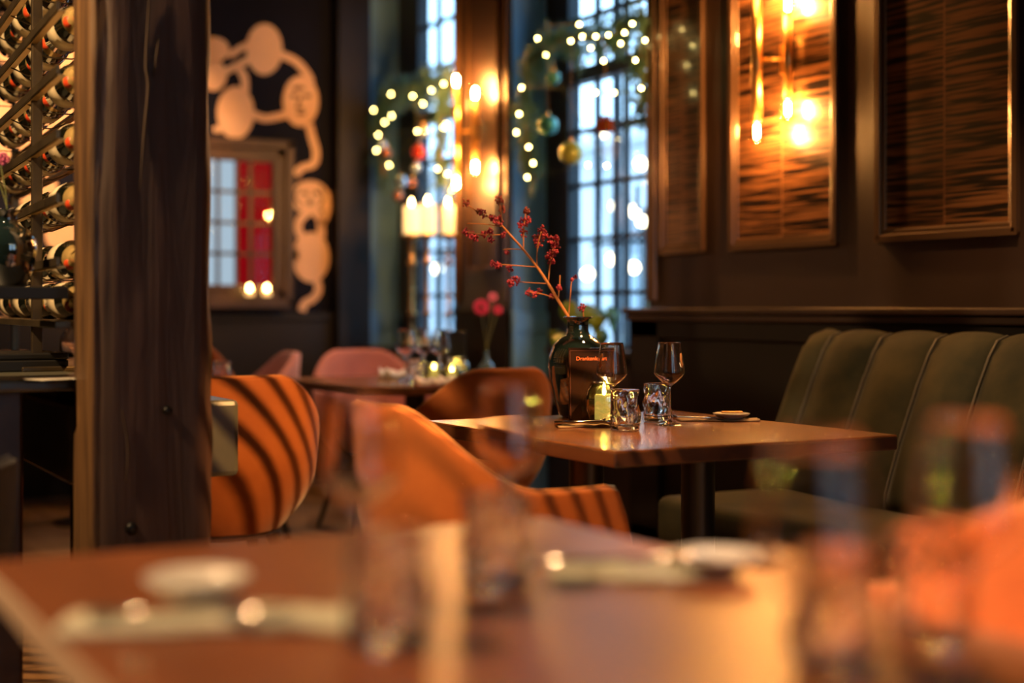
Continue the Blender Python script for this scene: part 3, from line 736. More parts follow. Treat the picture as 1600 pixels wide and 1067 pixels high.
# ------------------------------------------------------------------ candlesticks before the left window
st = thing('side_table', 'slim black console table under the candlesticks in front of the left window', 'table', (3.36, 7.38, 0))
MB().box(-.13, .13, -.42, .42, .80, .83).build('tabletop', 'black_metal', st, bevel=.003)
for sx in (-1, 1):
    for sy in (-1, 1): MB().box(sx*.11-.012, sx*.11+.012, sy*.39-.012, sy*.39+.012, 0, .80).build('leg', 'black_metal', st)
def candlestick(label, px, top, h, X, r=.045):
    p = on_x(px, 500, X); D_ = X/(SN+(px-800)/FPX*CS); zt = CAMZ+(HZ-366)/FPX*D_
    t = thing('candlestick', label, 'candlestick', (p.x, p.y, .83), 0, 'brass candlesticks before the left window')
    H = zt-.83
    pr = [(.05, 0), (.05, .012), (.03, .03), (.012, .06), (.012, H*.28), (.028, H*.30), (.012, H*.33), (.012, H*.72), (.026, H*.75), (.012, H*.78), (.014, H-.03), (.055, H-.012), (.06, H)]
    MB().lathe(pr, 24).build('stick', 'brass', t, smooth=True)
    c = thing('pillar_candle', label.replace('brass candlestick', 'glowing cream pillar candle on the candlestick'), 'candle', (p.x, p.y, zt), 0, 'pillar candles before the left window')
    ch_ = h
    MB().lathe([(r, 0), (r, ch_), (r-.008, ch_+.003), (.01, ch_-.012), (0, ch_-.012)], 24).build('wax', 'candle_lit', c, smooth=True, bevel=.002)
    MB().lathe([(0, ch_-.012), (.008, ch_+.008), (.009, ch_+.02), (.004, ch_+.038), (0, ch_+.048)], 10).build('flame', 'flame', c, smooth=True)
candlestick('brass candlestick, leftmost of the three at the left window', 643, 320, .155, 3.33)
candlestick('brass candlestick, middle one of the three at the left window', 668, 318, .165, 3.38)
candlestick('brass candlestick, rightmost of the three at the left window', 700, 320, .150, 3.33, .036)

# ------------------------------------------------------------------ houseplant before right window
p = on_x(905, 640, 3.42)
ps = thing('plant_stand', 'black round plant stand behind the smoked vase', 'stand', (p.x, p.y, 0))
MB().lathe([(.15, 0), (.15, .01), (.02, .02), (.02, .60), (.14, .61), (.14, .63)], 28).build('pedestal', 'black_metal', ps, smooth=True)
pl = thing('potted_plant', 'leafy green houseplant behind the smoked vase, below the right window', 'plant', (p.x, p.y, .63))
MB().lathe([(.07, 0), (.095, .14), (.10, .15), (.09, .15), (.085, .12), (0, .12)], 28).build('pot', 'pot', pl, smooth=True)
random.seed(21); stm = MB()
for k in range(30):
    a = random.uniform(0, 2*PI); rr = random.uniform(.05, .20); h = random.uniform(.16, .42)
    e = Vector((rr*math.cos(a)*.8, rr*math.sin(a)*1.15, h)); stm.tube(catmull([(0, 0, .1), e*.5+Vector((0, 0, .06)), e], 4), .003, 5)
    n_ = Vector((math.cos(a)+random.uniform(-.5, .3), math.sin(a)-.9, random.uniform(.1, .9))).normalized(); uu = n_.cross(Vector((0, 0, 1))).normalized(); vv = n_.cross(uu)
    R_ = random.uniform(.028, .048); vs = [e-n_*.004]; m = 12
    for j in range(m):
        b_ = 2*PI*j/m; vs.append(e+uu*R_*math.cos(b_)+vv*R_*1.15*math.sin(b_)+n_*.010*math.cos(2*b_))
    vs2 = [v-n_*.002 for v in vs]
    fs = [(0, 1+j, 1+(j+1) % m) for j in range(m)]+[(m+1, m+2+(j+1) % m, m+2+j) for j in range(m)]+[(1+j, m+2+j, m+2+(j+1) % m, 1+(j+1) % m) for j in range(m)]
    MB().add(vs+vs2, fs).build('leaf', 'leaf', pl, smooth=True, fix=False)
stm.build('stems', 'stem', pl, smooth=True)

# ------------------------------------------------------------------ bar table and wine rack
bt = thing('bar_table', 'grey-green painted bar table carrying the wine rack, left of the post', 'table', (0, 0, 0))
MB().box(-1.0, .93, 3.14, 4.75, .872, .90).build('tabletop', 'counter', bt, bevel=.008, seg=3)
MB().box(.64, 1.025, 3.17, 4.7, .665, .84).build('crossbeam', 'counter', bt, bevel=.012)
for yy in (3.4, 4.3): MB().box(.66, .9, yy, yy+.2, .838, .874).build('spacer', 'counter', bt)
MB().box(.34, .56, 3.24, 3.42, 0, .874).build('leg', 'table_x', bt, bevel=.008)
MB().box(-.9, -.72, 3.24, 3.42, 0, .874).build('leg', 'table_x', bt, bevel=.008)
MB().box(-.9, -.72, 4.4, 4.58, 0, .874).build('leg', 'table_x', bt, bevel=.008)
MB().box(.655, .685, 3.19, 3.22, 0, .668).build('leg', 'black_metal', bt)
MB().box(.97, 1.0, 4.6, 4.63, 0, .668).build('leg', 'black_metal', bt)
RK = math.radians(-2.2); rk0 = on_z(59, 580, .90)
rk = thing('wine_rack', 'tall bronzed metal wine rack standing on the bar table, far left', 'wine rack', (rk0.x+.06, rk0.y, .90), RK)
rails = [1.150+.136*k for k in range(8)]
for sx in (-.062, .062):
    for y in (.0, 1.35): MB().box(sx-.012, sx+.012, y-.012, y+.012, .012, 1.95).build('upright', 'rack_metal', rk, bevel=.002)
for y in (0, 1.35): MB().box(-.10, .10, y-.035, y+.035, 0, .012).build('foot_plate', 'rack_metal', rk, bevel=.003)
for zr in rails:
    z = zr-.90
    for sx in (-.078, .078): 
        rl = MB().box(sx-.004, sx+.004, -.42, 1.6, z-.010, z+.009).build('rail', 'rack_metal', rk, bevel=.001)
        MB().box(min(sx, sx*.80), max(sx, sx*.80), -.42, 1.6, z-.013, z-.0102).build('rail_lip', 'rack_gold', rl)
    for yb in (.06, .37, .68, .99): MB().tube([(-.075, yb, z-.012), (-.03, yb, z-.031), (.03, yb, z-.031), (.075, yb, z-.012)], .002, 6).build('cradle_wire', 'rack_metal', rk, smooth=True)
MB().box(-.085, .085, -.42, 1.6, .108, .124).build('shelf', 'rack_metal', rk, bevel=.002)
# black side shelf of the rack with its post
p = at(107, 447, 3.02); pl_ = Vector((p.x, p.y, 1.095))
sh = thing('side_shelf', 'thick black shelf in front of the wine rack, carrying the small smoked vase', 'shelf', (0, 0, 0))
MB().box(-.15, pl_.x, pl_.y, pl_.y+.17, 1.070, 1.096).build('board', 'case', sh, bevel=.002)
MB().box(-.12, -.09, pl_.y+.05, pl_.y+.08, .90, 1.071).build('upright', 'black_metal', sh)
# bottles
def make_bottle(label):
    t = thing('wine_bottle', label, 'wine bottle', (0, 0, 0), 0, 'bottles lying in the wine rack')
    # axis along local -Y (neck towards -Y), radius .044
    def lat(prof, n=28):
        m = MB(); m.lathe(prof, n); m.v = [(x, -z, y) for x, y, z in m.v]; return m
    lat([(0, .012), (.03, .003), (.040, 0), (.044, .006), (.044, .165), (.042, .185), (.034, .210), (.022, .235), (.0165, .25), (.0165, .27)]).build('glass_body', 'bottle', t, smooth=True)
    lat([(.0446, .06), (.0446, .158)]).build('label', 'label', t, smooth=True)
    lat([(.0445, .150), (.0447, .162)]).build('label_edge', 'label', t, smooth=True)
    lat([(.0335, .2135), (.0227, .236), (.0172, .252), (.0172, .268), (.0185, .27), (.0185, .288), (.0165, .296), (.0, .297)]).build('foil', 'foil', t, smooth=True)
    lat([(.017, .285), (.017, .2975), (.0, .2985)]).build('cork_cap', 'foil', t, smooth=True)
    m = MB(); m.lathe([(.013, 0), (.013, .002), (0, .0024)], 18)
    o = m.build('seal', 'seal', t, smooth=True)
    nrm = Vector((-.72, -.55, -.30)).normalized(); o.rotation_euler = nrm.to_track_quat('Z', 'Y').to_euler(); o.location = Vector((-.0215, -.229, -.010))
    return t
rows_w = ['bottom shelf', 'lowest rail', 'second rail up', 'third rail up', 'fourth rail up', 'fifth rail up', 'sixth rail up', 'seventh rail up', 'topmost rail']
cols_w = ['nearest the post', 'second from the post', 'third from the post', 'farthest']
base_b = None; random.seed(4)
rot = Matrix.Rotation(RK, 4, 'Z')
for ri, zr in enumerate([1.024+.0445-.012]+rails):
    for ci, ys in enumerate((.02, .33, .64, .95)):
        if ri == 8 and ci > 2: continue
        z = zr+(.012 if ri == 0 else .014)
        ys2 = ys+random.uniform(-.004, .004)
        lp = rot @ Vector((0, ys2, 0)); loc = (rk.location.x+lp.x, rk.location.y+lp.y, z)
        lab = 'gold-necked wine bottle, %s, on the %s' % (cols_w[ci], rows_w[ri])
        if base_b is None: base_b = make_bottle(lab); o = base_b; o.location = loc
        else: o = dup(base_b, loc, None, lab)
        o.rotation_euler = (0, random.uniform(-.25, .25), RK+random.uniform(-.02, .02))
# small smoked vase with flowers on the shelf
def lathe_wall(prof, t=.003, n=40, wob=None):
    inner = [(max(r-t, .0005), z) for r, z in prof[::-1] if z > prof[0][1]+t]
    return MB().lathe([(0, prof[0][1])]+prof+inner+[(0, prof[0][1]+t*1.5)], n, wob=wob)
pv = at(12, 447, 3.09)
v = thing('vase', 'small smoked glass vase at the left edge, on the black shelf by the rack', 'vase', (pv.x, pv.y, 1.096))
k = .166/.166
MB().lathe([(0, 0), (.035, 0), (.040, .006), (.054, .04), (.0625, .085), (.058, .11), (.040, .128), (.022, .138), (.0195, .145), (.0195, .160), (.030, .166), (.030, .168), (.0165, .162), (.0165, .145), (0, .14)], 40).build('body', 'smoke', v, smooth=True)
fb = thing('flower_sprig', 'pink flower sprig standing in the small smoked vase at the left edge', 'flowers', (pv.x, pv.y, 1.096))
q = lambda x, y: at(x, y, 3.09)-Vector((pv.x, pv.y, 1.096))
MB().tube(catmull([(0, 0, .15), q(9, 300), q(2, 262), q(3, 250)], 5), .0016, 6).tube(catmull([(.005, 0, .15), q(4, 300), q(-8, 270)], 5), .0016, 6).build('stem', 'stem', fb, smooth=True)
for (x, y) in ((5, 244), (1, 248), (9, 249), (4, 252), (-4, 245), (-10, 268)):
    c = q(x, y); m = MB()
    for j in range(9):
        a = 2*PI*j/9; m.ball(c+Vector((.006*math.cos(a), random.uniform(-.003, .003), .006*math.sin(a))), .0038, 6, (1, .5, 1))
    m.build('blossom', 'gerbera_light', fb, smooth=True)
# black case, paper, stemmed thing on the bar table
cs = thing('storage_case', 'low black case with metal clasps lying behind the rack upright', 'case', (0, 0, .90))
c0 = on_z(10, 586, .90); c1 = on_z(84, 583, .90)
MB().box(.43, .71, c1.y+.10, c1.y+.34, 0, .028).build('body', 'case', cs, bevel=.004)
MB().box(.43, .71, c1.y+.10, c1.y+.34, .0285, .044).build('lid', 'case', cs, bevel=.004)
for xx in (.455, .505): MB().box(xx-.008, xx+.008, c1.y+.093, c1.y+.10, .012, .036).build('clasp', 'brass', cs, bevel=.002)
pp = on_z(92, 592, .901)
tag(MB().box(-.06, .06, -.05, .05, 0, .0012).build('paper_sheet', 'paper', None, loc=(pp.x, pp.y+.02, .9003), rot=(0, 0, .35)), 'white paper sheet lying on the bar table beside the post', 'paper')
pb_ = at(114, 575, 4.4)
cb_ = thing('carafe', 'clear glass carafe on the bar table, half hidden by the post', 'carafe', (pb_.x, pb_.y, .90))
lathe_wall([(.035, 0), (.04, .01), (.038, .06), (.014, .10), (.012, .15), (.016, .165)]).build('body', 'glass', cb_, smooth=True)

# ------------------------------------------------------------------ tableware
def make_wineglass(label):
    t = thing('wine_glass', label, 'wine glass', (0, 0, 0), 0, 'wine glasses on the tables')
    out = [(0, .0), (.035, 0), (.0355, .0015), (.030, .0035), (.012, .0065), (.0050, .012), (.0040, .03), (.0036, .085), (.0052, .098), (.010, .1035), (.022, .1125), (.034, .1235), (.0395, .132), (.0400, .137), (.0385, .150), (.0340, .180), (.0288, .212)]
    inn = [(.0278, .2122), (.0330, .180), (.0374, .150), (.0388, .137), (.0383, .1325), (.0330, .1250), (.021, .1145), (.009, .1065), (0, .1055)]
    rimp = [(.02865+.0, .2124), (.0283, .2127), (.0279, .2124)]
    def cm(P): return [(max(v.x, 0), v.y) for v in catmull([Vector((a, b, 0)) for a, b in P], 4)]
    MB().lathe(cm(out[:4])+cm(out[4:9])[0:]+cm(out[9:])+rimp+cm(inn), 56).build('glass', 'glass', t, smooth=True)
    # small etched copper mark on the bowl
    poly = [(-.004, .176), (-.002, .184), (.004, .186), (.006, .178), (.003, .170), (.004, .160), (.007, .157), (.0, .148), (-.007, .157), (-.003, .160), (-.005, .168)]
    vs = []; fs = []
    for dr in (.0002, .0008):
        for (u, z) in poly:
            R_ = .0385+(.0340-.0385)*(z-.150)/.030 if z < .18 else .0340+(.0288-.034)*(z-.18)/.032
            R_ += dr+.0006; a = math.radians(238)+u/R_; vs.append((R_*math.cos(a), R_*math.sin(a), z))
    n = len(poly); fs = [tuple(range(n))[::-1], tuple(range(n, 2*n))]+[(j, (j+1) % n, n+(j+1) % n, n+j) for j in range(n)]
    MB().add(vs, fs).build('etched_mark', 'etch', t, fix=True)
    return t
def make_tumbler(label):
    t = thing('water_tumbler', label, 'tumbler', (0, 0, 0), 0, 'crumpled water tumblers on the tables')
    def wob(a, z, i):
        f = ss(0, .02, z)*ss(.104, .085, z)
        w_ = noise.noise(Vector((math.cos(a)*1.7, math.sin(a)*1.7, z*34+3)))+.6*noise.noise(Vector((math.cos(a)*3.4, math.sin(a)*3.4, z*60)))
        inner = i > 12*2
        return 1+f*((.05 if inner else .17)*w_+.03*math.sin(3*a+z*70))
    zs = [0]+[.004*k for k in range(1, 26)]
    outp = [(.0, 0), (.02, 0), (.031, 0), (.0335, .0007)]+[(.0355+.0015*math.sin(z*60), z) for z in zs[1:]]
    inp = [(.0350, .1008), (.0343, .1010), (.0336, .1008)]+[(.0325+.0012*math.sin(z*55+1), z) for z in zs[-1:3:-1]]+[(.028, .013), (.02, .012), (0, .012)]
    MB().lathe(outp+inp, 72, wob=lambda a, z, i: wob(a, z, 99 if i > len(outp)+1 else 0)).build('glass', 'glass', t, smooth=True)
    return t
TZ = .7505
wg = make_wineglass('wine glass in front of the dark drinks menu, left of the sharp pair'); a_ = on_z(956, 666, .75); wg.location = (a_.x, a_.y, TZ); wg.rotation_euler = (0, 0, math.radians(-50))
a_ = on_z(1046, 664, .75); dup(wg, (a_.x, a_.y, TZ), math.radians(52), 'wine glass against the black wainscot, right of the sharp pair')
tb = make_tumbler('crumpled tumbler before the left sharp wine glass'); a_ = on_z(977, 673, .75); tb.location = (a_.x, a_.y, TZ)
a_ = on_z(1027, 658.5, .75); dup(tb, (a_.x, a_.y, TZ), 1.7, 'crumpled tumbler just behind the right sharp wine glass')
# near table
for (x, y, r, lab) in ((.542, 1.30, .5, 'blurred wine glass on the near table, leftmost'), (.79, 1.45, 2.5, 'blurred wine glass on the near table, second from left'),
                       (.627, .725, 1, 'huge blurred wine glass on the near table before the table pedestal'), (.845, .80, 3, 'huge blurred wine glass on the near table, closest to the right edge')):
    dup(wg, (x, y, TZ), r, lab)
for (x, y, r, lab) in ((.513, 1.167, .3, 'blurred tumbler on the near table beside the leftmost wine glass'), (.716, 1.34, 1.3, 'blurred tumbler on the near table beside the second wine glass'),
                       (.80, .90, 2.2, 'large blurred tumbler low at the right of the near table'), (.937, .93, 3.1, 'blurred tumbler at the right edge of the near table')):
    dup(tb, (x, y, TZ), r, lab)
def plate(name, label, px, py, m, r=.055, h=.018, z=TZ+.006, D=None):
    a_ = on_z(px, py, z) if D is None else D
    t = thing(name, label, 'side plate', (a_[0], a_[1], z))
    MB().lathe([(0, 0), (r*.6, 0), (r*.62, .002), (r*.9, h*.6), (r, h), (r-.003, h+.001), (r*.85, h*.65), (r*.55, .005), (0, .004)], 40).build('dish', m, t, smooth=True)
    MB().lathe([(0, .0055), (r*.42, .0055), (r*.42, .0075), (0, .0075)], 32).build('glaze_ring', m, t, smooth=True)
    return t
def cloth(name, label, m, c, L_, W_, rotz, thick=.006, amp=.003, taper=.0, seed=0):
    mb = MB(); nx, ny = 24, 8; vs = []; fs = []
    for s_ in (0, 1):
        for j in range(ny+1):
            for i in range(nx+1):
                u = i/nx-.5; v_ = j/ny-.5; ww = W_*(1-taper*(u+.5))
                z = thick*(1-.6*abs(2*v_)**4) + abs(noise.noise(Vector((u*5+seed, v_*3, 1))))*amp*2.2
                vs.append((u*L_, v_*ww+.01*math.sin(u*4+seed), z if s_ else .0004))
    K = (nx+1)*(ny+1)
    for j in range(ny):
        for i in range(nx):
            a0 = j*(nx+1)+i; fs += [(a0, a0+nx+1, a0+nx+2, a0+1), (K+a0, K+a0+1, K+a0+nx+2, K+a0+nx+1)]
    for i in range(nx): fs.append((i, i+1, K+i+1, K+i)); b0 = ny*(nx+1)+i; fs.append((b0+1, b0, K+b0, K+b0+1))
    for j in range(ny): b0 = j*(nx+1); fs.append((b0+nx+1, b0, K+b0, K+b0+nx+1)); b1 = b0+nx; fs.append((b1, b1+nx+1, K+b1+nx+1, K+b1))
    o = mb.add(vs, fs).build(name, m, None, smooth=True, loc=(c[0], c[1], TZ), rot=(0, 0, rotz)); tag(o, label, 'napkin'); return o
def fork(name, label, loc, rotz, z, kind='fork', m='steel'):
    t = MB()
    t.tube([(-.09, 0, .002), (-.03, 0, .004), (.03, 0, .006), (.045, 0, .005)], [.005, .0025, .0025, .008], 8)
    if kind == 'fork':
        for k in (-1.5, -.5, .5, 1.5): t.tube([(.045, k*.005, .005), (.07, k*.0052, .003), (.095, k*.005, .006)], [.0022, .0016, .0009], 6)
    else: t.tube([(.045, 0, .005), (.08, 0, .005), (.115, 0, .004)], [.006, .0075, .001], 8)
    o = t.build(name, m, None, smooth=True, loc=(loc[0], loc[1], z), rot=(0, 0, rotz)); return tag(o, label, 'cutlery')
VR = -TH    # direction along the picture's width
cloth('napkin', 'folded sage napkin at the left edge of the near table', 'linen', ((.40), 1.315), .27, .085, math.radians(-28), .008, .006, seed=1)
plate('side_plate', 'thick cream side plate on the sage napkin of the near table', 298, 938, 'china', .052, .022, TZ+.014, D=(.405, 1.385))
fork('fork', 'fork lying on the sage napkin at the left of the near table', (.37, 1.30), math.radians(-28), TZ+.014)
cloth('napkin', 'pale napkin toward the right edge of the near table', 'linen', (.895, 1.335), .20, .075, math.radians(-26), .006, .005, seed=4)
plate('side_plate', 'dark-rimmed side plate at the right edge of the near table', 1100, 905, 'china_dark', .05, .018, TZ+.008, D=(.965, 1.285))
fork('knife', 'knife lying on the pale napkin of the near table', (.87, 1.345), math.radians(-26), TZ+.012, 'knife')
# focus table
a_ = on_z(928, 667, .75); cloth('napkin', 'folded tan napkin before the smoked vase on the sharp table', 'linen_tan', (a_.x, a_.y), .19, .07, math.radians(-24), .005, .004, seed=2)
fork('fork', 'fork on the tan napkin before the smoked vase', (a_.x-.01, a_.y+.01), math.radians(-14), TZ+.009)
fork('knife', 'knife on the tan napkin before the smoked vase', (a_.x-.015, a_.y-.018), math.radians(-32), TZ+.009, 'knife')
a_ = on_z(1128, 658, .75); cloth('napkin', 'tan napkin under the little plate by the green bench', 'linen_tan', (a_.x, a_.y+.02), .21, .07, math.radians(-24), .004, .003, seed=3)
plate('side_plate', 'small grey plate on a tan napkin by the green bench', 1148, 657, 'china_dark', .050, .013, TZ+.006, D=(a_.x+.035, a_.y+.005))
fork('fork', 'fork leaning beside the small grey plate by the green bench', (a_.x-.08, a_.y+.035), math.radians(150), TZ+.006)
bt_ = tag(MB().box(-.028, .028, -.011, .011, 0, .004).build('butter_knife', 'brass', None, bevel=.001, loc=(a_.x+.035, a_.y+.003, TZ+.0205), rot=(0, 0, -.5)), 'small brass butter spreader lying across the little grey plate', 'cutlery')
# smoked vase with berry branch
vp = at(903, 655, 3.94); vb = Vector((vp.x, vp.y, .7505))
v = thing('vase', 'large smoked blue-black glass vase holding the berry branch on the sharp table', 'vase', vb)
S_ = 1.0
MB().lathe([(0, 0), (.044, 0), (.052, .006), (.066, .05), (.078, .10), (.0825, .140), (.080, .170), (.068, .200), (.048, .218), (.034, .226), (.030, .238), (.029, .262), (.031, .270), (.041, .274), (.041, .277), (.027, .272), (.026, .24), (0, .23)], 56).build('body', 'smoke', v, smooth=True)
br = thing('berry_branch', 'bare orange-brown branch with crimson berry clusters rising from the smoked vase', 'branch', vb)
def bp_(x, y, d=0): return at(x, y, 3.94+d)-vb
main = [(902, 520), (891, 500), (872, 469), (854, 439), (837, 414), (816, 388), (797, 367), (784, 352), (777, 343)]
MB().tube(catmull([bp_(*p) for p in main], 4), [.0048-.0026*i/(4*8) for i in range(33)], 8).build('main_stem', 'bark', br, smooth=True)
tw = [[(784, 352), (770, 342), (754, 336), (738, 325), (728, 317)], [(783, 354), (756, 350), (730, 349)], [(790, 366), (770, 367), (750, 366), (728, 362)],
      [(816, 390), (800, 389), (786, 390)], [(837, 417), (808, 415), (779, 413)], [(853, 443), (834, 442), (806, 440)], [(866, 466), (850, 460), (827, 456)],
      [(818, 390), (818, 375), (819, 350), (822, 330)], [(839, 416), (839, 395), (842, 375), (846, 362)], [(857, 440), (859, 415), (863, 395), (866, 376)],
      [(872, 469), (874, 450), (875, 430)], [(784, 352), (784, 340), (780, 313)], [(912, 520), (912, 497), (910, 482)], [(888, 497), (891, 465), (893, 440), (898, 436)], [(880, 482), (874, 474), (870, 466)]]
for k, p in enumerate(tw):
    d = random.uniform(-.02, .02); n = len(p)
    MB().tube(catmull([bp_(x, y, d*i/(n-1)) for i, (x, y) in enumerate(p)], 3), .0016, 6).build('twig', 'bark', br, smooth=True)
clus = [(728, 317, 1), (754, 334, 1.1), (748, 330, .7), (777, 344, 1.3), (768, 340, .8), (780, 313, 1.2), (784, 326, 1), (756, 366, 1.1), (741, 370, 1.1), (728, 362, 1), (767, 374, .8), (765, 362, .9), (786, 368, .8), (735, 366, .9),
        (792, 395, .5), (777, 414, 1), (770, 412, .8), (797, 419, .9), (803, 440, 1.2), (797, 443, .9), (808, 436, .7), (827, 457, 1), (835, 461, .7), (841, 455, .9), (819, 364, 1.1), (819, 347, 1.3), (814, 352, .8), (825, 344, .9), (822, 330, .9),
        (842, 379, 1.2), (846, 360, 1.2), (838, 372, .9), (851, 368, .8), (861, 407, 1), (865, 394, 1.2), (861, 376, 1), (868, 382, 1.2), (858, 400, .9), (870, 372, .7), (874, 450, .8), (862, 463, .7), (910, 481, 1.0), (893, 437, .4), (899, 433, .4)]
random.seed(31)
for (x, y, s) in clus:
    m = MB(); c = bp_(x, y, random.uniform(-.02, .02)); R_ = .0125*s
    for k in range(int(20*s)+4):
        dv = Vector((random.gauss(0, 1), random.gauss(0, 1), random.gauss(0, 1))).normalized()*R_*random.uniform(.4, 1)
        m.ball(c+dv, random.uniform(.0026, .0038), 6)
    m.build('berry_cluster', 'berry' if y > 330 else 'berry_rust', br, smooth=True)
# menu card
mp = at(926, 659, 3.80)
mn = thing('menu_card', 'dark brown drinks menu standing against the smoked vase', 'menu', (mp.x, mp.y, .7505), VR+math.radians(2))
mw, mh = .126, .196
mrot = (math.radians(-9), 0, 0)
cover = MB().box(-mw/2, mw/2, -.002, .002, 0, mh).build('cover', 'menu', mn, bevel=.001, rot=mrot)
bd = MB()
for (a, b_, c_, d_) in ((-mw/2+.004, mw/2-.004, mh-.0085, mh-.0075), (-mw/2+.004, -mw/2+.005, .004, mh-.0075), (mw/2-.005, mw/2-.004, .004, mh-.0075)):
    bd.box(a, b_, -.0026, -.002, c_, d_)
bd.build('border_line', 'print_dim', mn, rot=mrot)
tx = bpy.data.curves.new('lettering', 'FONT'); tx.body = 'Drankenkaart'; tx.size = .0145; tx.align_x = 'CENTER'; tx.extrude = .0002; tx.offset = .00018
tx.materials.append(M['print']); tmpo = bpy.data.objects.new('lettering', tx); tm = bpy.data.meshes.new_from_object(tmpo); tm.materials.clear(); tm.materials.append(M['print'])
bpy.data.objects.remove(tmpo); to = bpy.data.objects.new('lettering', tm); COL.objects.link(to); to.parent = mn
Rm = Matrix.Rotation(mrot[0], 4, 'X'); to.matrix_local = Rm @ Matrix.Translation((-.002, -.0030, mh-.034)) @ Matrix.Rotation(PI/2, 4, 'X')
# candle in green glass
cp = at(944, 655, 3.735)
hd = thing('candle_holder', 'round green mercury-glass candle holder in front of the drinks menu', 'candle holder', (cp.x, cp.y, .7505))
MB().lathe([(0, 0), (.030, 0), (.040, .012), (.0485, .035), (.050, .060), (.045, .085), (.034, .103), (.031, .106), (.030, .104), (.042, .084), (.0475, .060), (.046, .036), (.038, .015), (.028, .004), (0, .004)], 44).build('glass_bowl', 'green_glass', hd, smooth=True)
cd = thing('candle', 'lit cream candle inside the round green candle holder', 'candle', (cp.x, cp.y, .7555))
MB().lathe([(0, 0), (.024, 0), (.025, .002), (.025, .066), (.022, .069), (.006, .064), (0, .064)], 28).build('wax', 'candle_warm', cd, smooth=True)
MB().lathe([(0, .066), (.004, .071), (.0048, .077), (.002, .087), (0, .092)], 10).build('flame', 'flame_green', cd, smooth=True)

t = dup(hd, (.955, .66, TZ), 0, 'green candle holder added out of view at the near table right corner'); c = dup(cd, (.955, .66, TZ+.004), 0, 'added lit candle in the unseen holder at the near table right corner')  # added out of view to give bright highlights in the near glasses
# back table things
for (px, py, lab) in ((634, 596, 'small wine glass at the left of the crowded dark table'), (662, 592, 'small wine glass in the middle of the crowded dark table'), (688, 595, 'small wine glass at the right of the crowded dark table')):
    a_ = on_z(px, py, .75); dup(wg, (a_.x, a_.y, TZ), random.uniform(0, 3), lab)
for (px, py, lab) in ((712, 598, 'tumbler beside the black menu stand on the crowded dark table'), (650, 601, 'tumbler at the front of the crowded dark table')):
    a_ = on_z(px, py, .75); dup(tb, (a_.x, a_.y, TZ), random.uniform(0, 3), lab)
a_ = on_z(346, 606, .75); dup(tb, (a_.x, a_.y, TZ), 2.0, 'tumbler on the table behind the striped orange chair, beside the post')
for (px, py, lab) in ((678, 597, 'green votive glass, left one of the crowded dark table'), (706, 602, 'green votive glass nearest the orange chair back'), (720, 594, 'green votive glass, right one of the crowded dark table')):
    a_ = on_z(px, py, .75); t = dup(hd, (a_.x, a_.y, TZ), 0, lab); t.scale = (.75, .75, .75)
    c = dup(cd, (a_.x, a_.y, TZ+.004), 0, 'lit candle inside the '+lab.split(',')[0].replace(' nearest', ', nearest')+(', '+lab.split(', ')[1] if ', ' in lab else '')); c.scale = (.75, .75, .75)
for k, (px, py, lab) in enumerate(((622, 592, 'crumpled white napkin at the left of the crowded dark table'), (680, 606, 'white napkin at the front edge of the crowded dark table'))):
    a_ = on_z(px, py, .75); cloth('napkin', lab, 'linen_white', (a_.x, a_.y), .16, .10, -.4, .025, .02, seed=8+k)
a_ = on_z(350, 573, .75); a_ = Vector((1.80, 7.05, 0)); cloth('napkin', 'white napkin on the small far table beside the post', 'linen_white', (a_.x, a_.y), .22, .12, -.5, .03, .01, seed=12)
a_ = on_z(722, 597, .75)
bm_ = thing('menu_holder', 'black upright menu holder between the glasses and the pink gerbera', 'menu holder', (2.78, 5.60, TZ), -TH)
MB().box(-.055, .055, -.006, .006, .0, .20).build('panel', 'case', bm_, bevel=.002)
MB().box(-.06, .06, -.03, .03, 0, .01).build('base', 'case', bm_, bevel=.002)
bvp = Vector((2.86, 5.44, TZ))
bv = thing('vase', 'pale blue glass bud vase holding the gerberas at the back', 'vase', bvp)
lathe_wall([(.022, 0), (.032, .012), (.036, .035), (.028, .058), (.011, .075), (.010, .11), (.014, .118)]).build('body', 'clear_blue', bv, smooth=True)
gb = thing('gerbera_bunch', 'magenta gerbera with paler blooms in the pale blue bud vase', 'flowers', bvp)
Dg = bvp.x*SN+bvp.y*CS
def gerb(px, py, r, m):
    c = at(px, py, Dg)-bvp; mb = MB(); nrm = Vector((-.35, -.9, .25)).normalized(); uu = nrm.cross(Vector((0, 0, 1))).normalized(); vv = nrm.cross(uu)
    for j in range(22):
        a = 2*PI*j/22+random.uniform(-.05, .05); d = uu*math.cos(a)+vv*math.sin(a); s_ = nrm.cross(d)*r*.14
        p0 = c+d*r*.2; p1 = c+d*r*.65+nrm*r*.12; p2 = c+d*r+nrm*r*.02
        mb.add([p0-s_*.4, p0+s_*.4, p1+s_, p2, p1-s_, p0-nrm*.002, p1-nrm*.002], [(0, 1, 2, 4), (2, 3, 4), (5, 1, 0), (6, 2, 1, 5), (4, 6, 5, 0), (3, 2, 6), (3, 6, 4)])
    mb.build('bloom', m, gb)
    MB().ball(c+nrm*r*.08, r*.26, 12, (1, 1, 1)).build('flower_centre', 'berry_rust', gb, smooth=True)
    MB().tube(catmull([(0, 0, .02), (0, 0, .12), c-nrm*.01], 5), .0022, 6).build('stem', 'stem', gb, smooth=True)
gerb(752, 480, .040, 'gerbera'); gerb(770, 464, .024, 'gerbera_light'); gerb(778, 484, .024, 'gerbera')
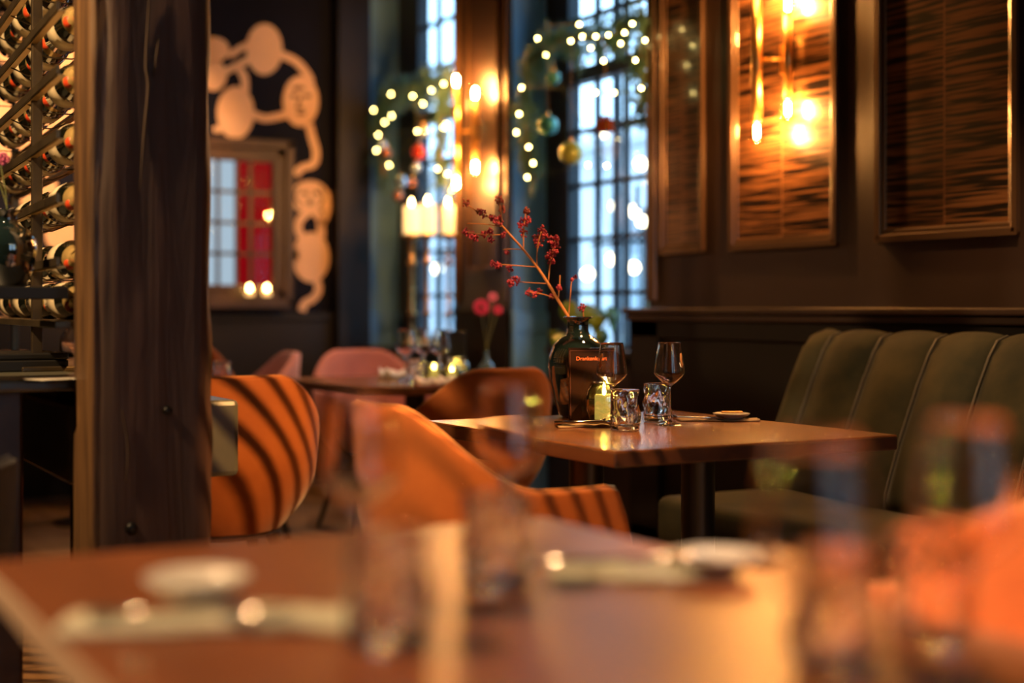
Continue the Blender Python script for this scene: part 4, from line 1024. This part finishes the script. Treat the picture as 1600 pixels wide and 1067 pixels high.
# tealights on the ledge of the inner window
for (px, lab) in ((390, 'lit tealight glass at the bottom of the red window, left'), (417, 'lit tealight glass at the bottom of the red window, right')):
    p = on_y(px, 455, BY-.09); t = thing('tealight', lab, 'candle', (p.x, p.y, p.z-.03), 0, 'tealights at the red window')
    lathe_wall([(.028, 0), (.032, .03), (.033, .06)], .003, 24).build('glass_cup', 'bulb_glass', t, smooth=True)
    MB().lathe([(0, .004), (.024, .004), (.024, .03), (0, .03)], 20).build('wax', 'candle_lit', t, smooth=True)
    MB().lathe([(0, .03), (.012, .036), (.014, .05), (.006, .064), (0, .07)], 10).build('flame', 'flame', t, smooth=True)
lz = on_y(400, 468, BY-.09).z
tag(box('candle_ledge', 'wood_frame', x1-.55, x1-.05, BY-.14, BY-.05, lz-.05, lz-.027+.006), 'narrow wooden ledge under the red window carrying the tealights', 'ledge')

# ------------------------------------------------------------------ housings of the added ceiling spotlights
names = ['over the sharp table', 'over the green bench', 'over the near table', 'beside the wine rack', 'aimed at the mural', 'left of the near table', 'over the crowded dark table']
for i, (p, tt, e, c, a) in enumerate(SPOTS):
    t = thing('added_spotlight', 'added unseen ceiling spotlight '+names[i], 'spotlight', (p[0], p[1], CZ), 0, 'added ceiling spotlights')
    d = (Vector(tt)-Vector(p)).normalized(); q0 = Vector((0, 0, p[2]-CZ))
    m = MB().tube([q0-d*.10+Vector((0, 0, .0)), q0-d*.02], [.04, .045], 18); m.build('housing', 'black_metal', t, smooth=True)
    MB().tube([(0, 0, 0), q0-d*.10], .01, 8).build('stem', 'black_metal', t, smooth=True)
for (ST_, ST_T, _e, _a, nb_, nm_) in STRIPE_LAMPS:
    t = thing('added_spotlight', 'added slatted spotlight for the chair stripes, '+nm_, 'spotlight', (ST_.x, ST_.y, CZ), 0, 'added ceiling spotlights')
    d = (ST_T-ST_).normalized(); q0 = Vector((0, 0, ST_.z-CZ))
    MB().tube([q0-d*.12, q0-d*.03], [.05, .055], 18).build('housing', 'black_metal', t, smooth=True)
    MB().tube([(0, 0, 0), q0-d*.12], .01, 8).build('stem', 'black_metal', t, smooth=True)
    up = Vector((0, 0, 1)); sx_ = d.cross(up).normalized(); uy = sx_.cross(d).normalized()
    ang = math.radians(-47); e1 = sx_*math.cos(ang)+uy*math.sin(ang); e2 = d.cross(e1).normalized()
    for k in range(-nb_, nb_+1):  # slats added to cut each beam into shadow stripes
        c = q0+d*.32+e2*(k*.0062)
        vs = [c+e1*s1*.13+e2*s2*.0012+d*s3*.0006 for s1 in (-1, 1) for s2 in (-1, 1) for s3 in (-1, 1)]
        MB().add(vs, [(0, 1, 3, 2), (4, 6, 7, 5), (0, 4, 5, 1), (2, 3, 7, 6), (0, 2, 6, 4), (1, 5, 7, 3)]).build('stripe_slat', 'black_metal', t)
    MB().tube([q0+e2*(nb_*.0062)-d*.06, q0+d*.33+e2*(nb_*.0062)], .004, 6).tube([q0-e2*(nb_*.0062)-d*.06, q0+d*.33-e2*(nb_*.0062)], .004, 6).build('stripe_slat_frame', 'black_metal', t)
